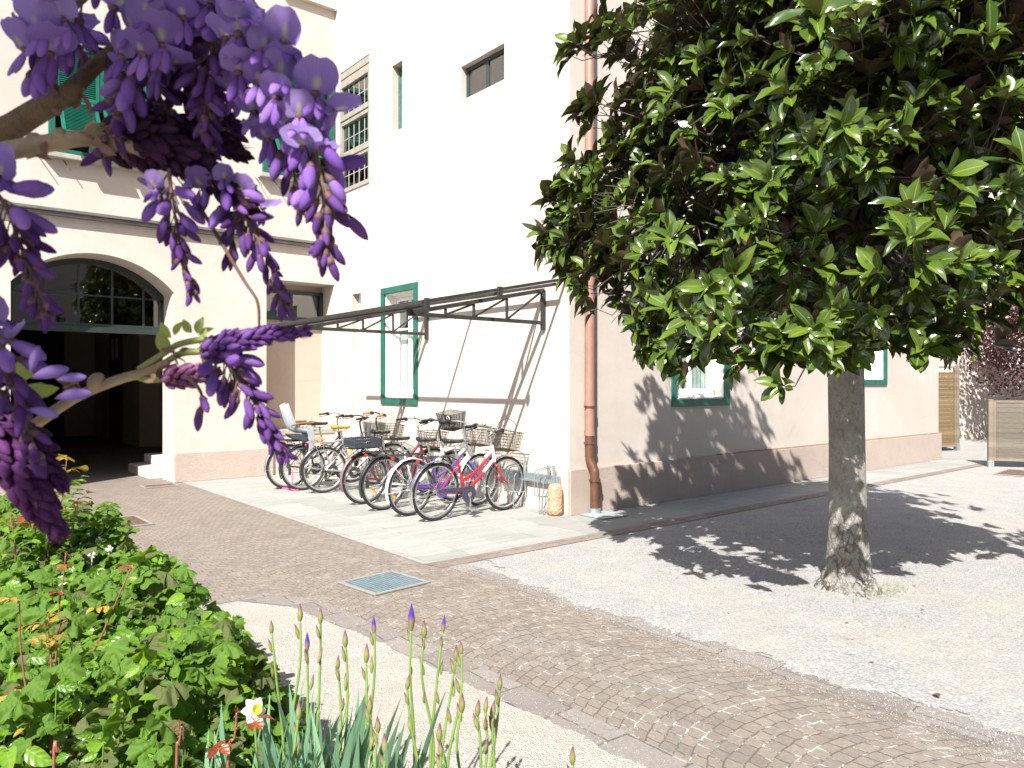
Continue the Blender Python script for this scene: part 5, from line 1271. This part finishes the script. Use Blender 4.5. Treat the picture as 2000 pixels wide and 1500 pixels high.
# ============================================================ wisteria close to the lens
M_wood1=barkmat('wisteria_bark',(.24,.165,.10),(.34,.25,.165),(.09,.055,.035),60)
M_wood3=pm('pale_shoot_bark',(.30,.225,.135),.7,0,.2,60,.3,400);M_shoot=pm('green_shoot',(.20,.24,.06),.6,0,.25,60);M_pstem=pm('raceme_stem',(.13,.075,.055),.6,0,.3,200);M_thin=pm('brown_shoot',(.09,.05,.035),.7,0,.3,60)
def petalmat(name,a,b,cen=None,tr=.45,dk=None):
    t=NT(name);f=t.n('ShaderNodeAttribute',attribute_name='rnd').outputs['Fac'];uv=t.n('ShaderNodeUVMap');sp=t.n('ShaderNodeSeparateXYZ');t.l(uv.outputs[0],sp.inputs[0])
    c=t.mix(f,a,b)
    ve=t.math('SINE',t.math('MULTIPLY',t.math('SUBTRACT',sp.outputs[0],.5),90))
    c=t.mix(t.ramp(ve,(.6,0.),(1.,.18)),c,tuple(k*.6 for k in a))
    if cen:
        dx=t.math('MULTIPLY',t.math('SUBTRACT',sp.outputs[0],.5),2.6);dy=t.math('MULTIPLY',t.math('SUBTRACT',sp.outputs[1],.30),1.25)
        rr=t.math('SQRT',t.math('ADD',t.math('MULTIPLY',dx,dx),t.math('MULTIPLY',dy,dy)))
        c=t.mix(t.ramp(rr,(.10,1.),(.34,0.)),c,cen)
    if dk: c=t.mix(t.ramp(sp.outputs[1],(.0,.85),(.3,0.),(.75,0.),(1.,.55)),c,dk)
    n=t.noise(900,None,3);b_=t.bsdf(c,.7,0,.10,t.bump(n,.12,.001))
    tl=t.n('ShaderNodeBsdfTranslucent');t.l(c,tl.inputs[0]);mx=t.n('ShaderNodeMixShader');mx.inputs[0].default_value=tr;t.l(b_.outputs[0],mx.inputs[1]);t.l(tl.outputs[0],mx.inputs[2]);return t.fin(mx)
M_ban=petalmat('wisteria_banner',(.27,.165,.48),(.45,.33,.68),(.56,.52,.42),.6)
M_wing=petalmat('wisteria_wing',(.17,.075,.34),(.33,.185,.55),None,.30)
M_bud=petalmat('wisteria_bud',(.066,.022,.12),(.20,.095,.33),None,.15,(.055,.018,.055))
M_young=petalmat('wisteria_young_bud',(.050,.015,.055),(.115,.035,.14),None,.10,(.045,.018,.022))
M_shadebud=petalmat('wisteria_shaded_bud',(.022,.008,.020),(.06,.02,.06),None,.05,(.03,.014,.012))  # young bud colour with the shade of the dense mass put into it
M_pinkb=petalmat('wisteria_pink_bud',(.14,.05,.12),(.30,.12,.24),None,.10,(.09,.04,.035))
M_calyx=pm('wisteria_calyx',(.11,.05,.06),.7,0,.3,200)
M_bract=leafmat('wisteria_bract',(.16,.09,.05),(.28,.17,.10),(.2,.1,.08),.6,.2,(.2,.1,.08))
# banner petal template : round, notched, reflexed
vs=[(0,0,0)];uv=[(.5,.0)];fs=[];K=14
for ri,r in enumerate((.3,.65,1.0)):
    for k in range(K+1):
        th=-2.35+4.7*k/K;x=math.sin(th)*r;y=(math.cos(th)+.62)*r/1.62*1.7
        if abs(th)<.12: y*=.94
        z=-.30*(abs(x)**1.6)-.22*max(0,y-.7)**2+.10*(1-r)+.055*math.sin(th*5)*r+.03*math.sin(th*9+1)*r*r
        vs.append((x*.92,y*.92,z));uv.append((.5+.5*x,y/1.7))
for k in range(K): fs.append((0,1+k,2+k,0))
for j in range(2):
    a=1+j*(K+1);b=a+K+1
    for k in range(K): fs.append((a+k,b+k,b+k+1,a+k+1))
t_ban=(np.array(vs),fs,np.array(uv))
t_wing=tmpl_lathe([(.03,0),(.11,.14),(.20,.36),(.23,.58),(.19,.80),(.10,.94),(.01,1.)],8,.16)
t_bud=tmpl_lathe([(.05,0),(.15,.12),(.20,.32),(.22,.52),(.185,.74),(.10,.91),(.01,1.)],9,.14)
VB=loc(-1.5,.15)
VINE=thing('wisteria_vine','purple flowering wisteria vine hanging close across the upper view','vine',tuple(VB))
ga=2.399
def raceme(path,d,n,openf=.3,sc=1.,tight=0,mat_b=None,ped=1.,label=None,dd=0,young=None,start=0.):
    pts=[at(x,y,d+dd*i) for i,(x,y) in enumerate(path)];q=spline(pts,8);N=len(q)
    S=MB();S.tube(q,[lerp(.0017,.0007,i/(N-1))*sc for i in range(N)],6)
    cal=MB();fb=[];fw=[];fu=[];rb=[];rw=[];ru=[]
    ph=rnd.uniform(0,6.3)
    for i in range(n):
        t=start+(1-start)*(i+.5)/n;ii=min(N-2,int(t*(N-1)));p=lerp(q[ii],q[ii+1],t*(N-1)-ii);T=(q[ii+1]-q[ii]).normalized()
        X=T.orthogonal().normalized();Y=T.cross(X);a=ph+i*ga
        rad=(X*math.cos(a)+Y*math.sin(a))
        if tight:
            dirv=(rad*lerp(.55,.25,t)+T*lerp(.75,1.1,t)).normalized();L=.002*sc;bs=lerp(.0125,.0065,t**1.5)*sc
            e=p+rad*.0028*sc*lerp(1.2,.3,t**2)
        else:
            dirv=(rad*lerp(.9,.4,t)+T*lerp(.35,.95,t)+V3((0,0,-.22))+rdir()*.3).normalized();L=lerp(.013,.0035,t)*sc*ped;bs=lerp(.0225,.0125,t**1.1)*sc
            e=p+dirv*L+V3((0,0,-.002));S.tube([p,lerp(p,e,.5)+V3((0,0,.001)),e],[.0006*sc,.00055*sc,.0008*sc],4,caps=False)
            cal.lathe([(.0007*sc,-.001),(.0022*sc,.001*sc),(.0027*sc,.0035*sc),(.0022*sc,.005*sc)],e,dirv,7)
        if t<openf and not tight:
            # open flower : banner stands up behind wings and keel
            face=(dirv+(CAM-e).normalized()*.55+V3((0,0,-.05))).normalized()
            upb=V3((0,0,1))-face*face.z;upb=(upb.normalized()+face*.12+rdir()*.22).normalized()
            s=.0112*sc*rnd.uniform(.8,1.15);fb.append(frame(e+dirv*.003,upb,face,s,s,s*rnd.uniform(.7,1.3)));rb.append(rnd.random())
            kd=(face*.75-upb*.45+rdir()*.15).normalized()
            for w in (-1,1):
                sd=face.cross(upb)*w*.16;l=.0155*sc*rnd.uniform(.9,1.1);fw.append(frame(e+dirv*.004+sd*.008,kd+sd,upb,l*.85,l,l*.42));rw.append(rnd.random())
        elif t<openf+.18 and not tight:
            l=bs*1.15;fw.append(frame(e,dirv+V3((0,0,-.15)),rdir(),l*.95,l,l*.85));rw.append(rnd.random())
        else:
            l=bs*rnd.uniform(.75,1.2);fu.append(frame(e,dirv+rdir()*(.06 if tight else .15),rdir(),l*(.85 if not tight else .95),l,l*(.8 if not tight else .9)));ru.append(max(0,min(1,rnd.random()*(1-.6*t))))
    O=S.build('raceme',M_pstem if not tight else M_thin,VINE,smooth=True,recalc=False,label=label)
    if cal.v: cal.build('calyces',M_calyx,O,smooth=True,recalc=False)
    if fb: scatter('banner_petals',t_ban,fb,M_ban,O,rb)
    if fw: scatter('wing_petals',t_wing,fw,M_wing,O,rw)
    if fu: scatter('buds',t_bud,fu,mat_b or M_bud,O,ru)
    if tight:
        fr=[]
        for i in range(int(n*.5)):
            t=rnd.random();ii=min(N-2,int(t*(N-1)));p=q[ii];T=(q[ii+1]-q[ii]).normalized();X=T.orthogonal().normalized();Y=T.cross(X);a=rnd.uniform(0,6.3);rad=X*math.cos(a)+Y*math.sin(a);l=.007*sc*rnd.uniform(.7,1.2);fr.append(frame(p+rad*.005*sc*(1-t*.6),rad*.5+T,rad,l*.6,l,l))
        scatter('bracts',tmpl_blade(lambda t:.22*(1-t)**.8,3,.3,-.15),fr,M_bract if mat_b is not M_young else M_calyx,O)
    return O
raceme([(420,-90),(320,40),(250,150),(205,290)],.43,36,.55,1.0)
raceme([(270,-130),(170,-10),(95,60),(70,130)],.42,18,.8,1.05)
raceme([(330,-110),(330,20),(300,130),(330,230)],.46,36,.35,.95)
raceme([(480,-80),(425,60),(400,190),(410,335)],.45,54,.16,.9)
raceme([(380,-60),(370,60),(380,160),(440,260)],.47,46,.0,1.0,0,M_young)
raceme([(300,20),(350,110),(390,190),(450,250)],.49,60,.0,1.0,0,M_young)
raceme([(60,-60),(120,30),(180,100),(260,150)],.47,34,.3,.95)
raceme([(395,-20),(470,30),(560,110),(640,190)],.43,10,1.0,1.1)
raceme([(450,70),(545,150),(600,250),(630,360),(635,490)],.43,40,.52,1.0)
raceme([(460,110),(520,200),(560,290),(590,400)],.46,24,.5,.95)
raceme([(200,262),(300,285),(390,330),(475,395)],.45,150,0,1.6,1,M_shadebud)
raceme([(230,235),(320,255),(400,265),(470,300)],.47,110,0,1.3,1,M_shadebud)
raceme([(330,330),(338,400),(352,470),(375,560)],.44,32,.14,.72)
raceme([(415,330),(470,410),(515,490),(552,585)],.45,42,.06,.72)
raceme([(500,360),(480,400),(460,440),(448,490)],.46,14,.12,.75)
raceme([(600,330),(640,380),(650,430),(628,480)],.45,12,.0,.95)
raceme([(-60,320),(10,400),(40,480),(90,600)],.40,42,.15,.9,0,M_bud)
raceme([(-90,600),(-10,660),(25,760),(70,880)],.40,40,.25,.9)
raceme([(-70,820),(10,890),(60,960),(105,1030)],.41,110,0,1.5,1,M_young)
raceme([(-70,760),(20,830),(70,880),(118,940)],.42,80,0,1.2,1,M_young)
raceme([(395,693),(450,672),(520,655),(592,648)],.46,105,0,.92,1,M_bud)
raceme([(318,742),(350,737),(385,732),(420,727)],.46,60,0,.85,1,M_pinkb)
raceme([(420,683),(462,735),(505,800),(548,872)],.46,48,.0,.74)
raceme([(365,735),(380,748),(392,766),(395,782)],.45,3,.0,.9)
fr=[]
for (x,y,dx,dy,l) in ((62,738,1,.35,.021),(108,778,1,.25,.020),(60,728,.2,1,.015),(112,742,1,.2,.016),(55,800,1,-.1,.017)): fr.append(frame(at(x,y,.40),RGT*dx+V3((0,0,dy)),-FWD+V3((0,0,.6)),l*.7,l,l*.7))
scatter('open_buds',t_wing,fr,M_ban,VINE)
m=MB();m.tube(spline([VB+V3((0,0,1.55)),loc(-.9,.36,1.72),at(-260,330,.50),at(-120,290,.46),at(0,258,.44),at(60,225,.44),at(125,185,.44)],8),[lerp(.016,.0085,i/16) for i in range(16)]+[lerp(.0085,.0066,i/32) for i in range(33)],12)
m.tube(spline([at(100,205,.44),at(140,175,.44),at(175,140,.45),at(240,80,.46),at(330,-10,.46),at(420,-90,.46)],8),[lerp(.0060,.0028,i/40) for i in range(41)],10)
m.build('branch',M_wood1,VINE,smooth=True)
m=MB();m.tube(spline([VB+V3((0,0,1.50)),loc(-.9,.38,1.70),at(-260,335,.50),at(-120,312,.45),at(0,297,.42),at(80,282,.42),at(170,270,.43),at(250,285,.44),at(330,318,.45),at(400,352,.45)],8),[lerp(.012,.0062,i/16) for i in range(16)]+[lerp(.0062,.0032,i/56) for i in range(57)],12)
for (x,y,r) in ((70,283,.0062),(120,272,.0058),(172,268,.0062),(205,272,.005)): m.lathe([(r*.75,-.004),(r*1.08,-.0015),(r*1.08,.0015),(r*.75,.004)],at(x,y,.425),RGT,10) if x<160 else None
m.build('branch',M_wood3,VINE,smooth=True)
m=MB();m.tube(spline([VB+V3((0,0,1.2)),loc(-.9,.36,1.40),at(-260,1000,.52),at(-120,950,.47),at(0,882,.45),at(75,825,.45),at(150,775,.45),at(230,742,.45),at(280,728,.455),at(330,707,.46)],8),[lerp(.009,.0036,i/16) for i in range(16)]+[lerp(.0036,.0026,i/56) for i in range(57)],10)
m.lathe([(.001,-.006),(.0036,-.0035),(.0046,0),(.0036,.0035),(.0015,.0055)],at(187,745,.448),(.5,-.2,.7),12)
m.build('branch',M_wood3,VINE,smooth=True)
m=MB();m.tube(spline([at(320,710,.46),at(355,690,.46),at(400,685,.46),at(430,672,.46)],6),[.0021]*19,8);m.build('branch',M_shoot,VINE,smooth=True);m=MB();m.tube(spline([at(262,735,.455),at(290,742,.455),at(325,740,.46)],5),.0019,7);m.build('branch',M_shoot,VINE,smooth=True);m=MB();m.tube(spline([at(270,722,.455),at(320,690,.458),at(350,672,.46),at(400,662,.46)],5),.0020,7);m.build('branch',M_shoot,VINE,smooth=True)
m=MB();m.tube(spline([at(385,395,.45),at(430,470,.45),at(478,550,.45),at(503,590,.45),at(506,640,.455)],6),[lerp(.0013,.0008,i/24) for i in range(25)],6);m.build('branch',M_thin,VINE,smooth=True);m=MB();m.tube(spline([at(350,40,.45),at(410,70,.44),at(470,100,.44),at(540,150,.44)],5),.0018,7);m.build('branch',M_thin,VINE,smooth=True)
t_bs=tmpl_blade(lambda t:.26*math.sin(PI*min(1,t*.9+.1))**.8,4,.5,.2);M_bs=leafmat('bud_scale',(.17,.085,.06),(.30,.21,.125),(.2,.12,.08),.6,.15,(.2,.14,.08))
fr=[]
for (x,y,d,n,l) in ((55,283,.42,2,.016),(95,285,.42,2,.014),(180,275,.425,4,.014),(160,760,.45,3,.012),(300,735,.455,4,.010),(200,275,.43,5,.012),(230,300,.44,5,.012),(110,195,.44,5,.014),(400,690,.46,5,.012),(340,690,.46,4,.010),(150,180,.45,5,.016),(140,765,.45,2,.02)):
    for _ in range(n): dd=rdir();fr.append(frame(at(x+rnd.uniform(-12,12),y+rnd.uniform(-8,8),d-.003),dd,rdir(),l*.75,l*.85,l*.85))
    scatter('bud_scales',t_bs,fr,M_bs,VINE);fr=[]
fr=[]
for (x,y,d,dx,dy,l) in ((180,235,.44,.1,-1,.028),(190,240,.44,.5,-.6,.022),(335,660,.46,-.6,.7,.02),(340,655,.46,.4,.8,.016),(375,650,.46,-.7,.9,.017),(385,652,.46,.3,1,.018),(388,655,.46,.9,.5,.016),(330,690,.46,-.5,.9,.025),(45,745,.43,.2,1,.03),(30,790,.43,.6,.5,.03),(60,765,.44,1,.1,.025),(420,45,.45,1,-.1,.03)):
    fr.append(frame(at(x,y,d),RGT*dx+V3((0,0,dy)),-FWD+rdir()*.5,l*.5,l*.62,l*.6))
scatter('young_leaves',t_ov,fr,leafmat('wisteria_young_leaf',(.13,.15,.04),(.30,.36,.08),(.2,.2,.07),.5,.35,(.2,.2,.06)),VINE)
# vine trunk, and unseen leaf clusters added overhead to shade the racemes
m=MB();b=VB;m.tube(spline([b,b+V3((.03,.02,.7)),b+V3((-.02,0,1.2)),b+V3((0,0,1.55)),b+V3((.05,.0,2.1)),loc(-.75,.0,2.33),loc(-.2,-.2,2.36)],8),[lerp(.04,.012,i/48) for i in range(49)],10);m.build('trunk',M_wood1,VINE,smooth=True)
SHADE=1
fr=[]
M_shadeleaf=leafmat('wisteria_shade_leaf',(.05,.12,.02),(.14,.22,.04),(.12,.18,.06),.45,.3,(.2,.25,.08))
for _ in range(520):
    X,d,z=(rnd.gauss(-.415,.042),rnd.gauss(-.02,.075),rnd.gauss(2.25,.05)) if _<330 else (rnd.gauss(-.49,.05),rnd.gauss(-.28,.14),rnd.gauss(2.25,.06)) if _<480 else (rnd.gauss(-.8,.2),rnd.gauss(-.1,.3),rnd.gauss(2.3,.1))
    l=rnd.uniform(.035,.06);fr.append(frame(loc(X,d,z),V3((rnd.uniform(-1,1),rnd.uniform(-1,1),-.5)),V3((0,0,1))+rdir()*.6,l,l,l))
scatter('leaves',t_ov,fr,M_shadeleaf,VINE)  # unseen foliage, placed in the sun's path to darken the near flowers
# ============================================================ camera, sun, sky
cd=bpy.data.cameras.new('camera');cam=bpy.data.objects.new('camera',cd);C.objects.link(cam)
cam.location=CAM;cd.sensor_width=36;cd.lens=36*FPX/2000;cd.clip_start=.02;cd.clip_end=6000
cd.shift_y=(HY-750)/2000*1.0
cam.rotation_euler=(PI/2,0,math.atan2(-FWD.x,FWD.y))
cd.dof.use_dof=True;cd.dof.focus_distance=6.5;cd.dof.aperture_fstop=20
bpy.context.scene.camera=cam
Ld=V3((1,.71,-1.17)).normalized()
sd=bpy.data.lights.new('sun','SUN');sun=bpy.data.objects.new('sun',sd);C.objects.link(sun)
sd.energy=5.0;sd.angle=math.radians(.5);sd.color=(1,.965,.91)
sun.rotation_euler=Ld.to_track_quat('-Z','Y').to_euler();sun.location=(-10,-10,20)
w=bpy.data.worlds.new('World');bpy.context.scene.world=w;w.use_nodes=True;nt=w.node_tree
sky=nt.nodes.new('ShaderNodeTexSky');sky.sky_type='NISHITA';sky.sun_disc=False;sky.sun_elevation=math.asin(-Ld.z);sky.sun_rotation=math.atan2(-Ld.x,-Ld.y);sky.air_density=1.0;sky.dust_density=1.5
bg=nt.nodes['Background'];bg.inputs[1].default_value=.07;nt.links.new(sky.outputs[0],bg.inputs[0])
vs=bpy.context.scene.view_settings;vs.view_transform='Standard';vs.look='None';vs.gamma=1;vs.exposure=1.2
s=bpy.context.scene
s.cycles.max_bounces=9;s.cycles.transparent_max_bounces=16;s.cycles.use_denoising=True
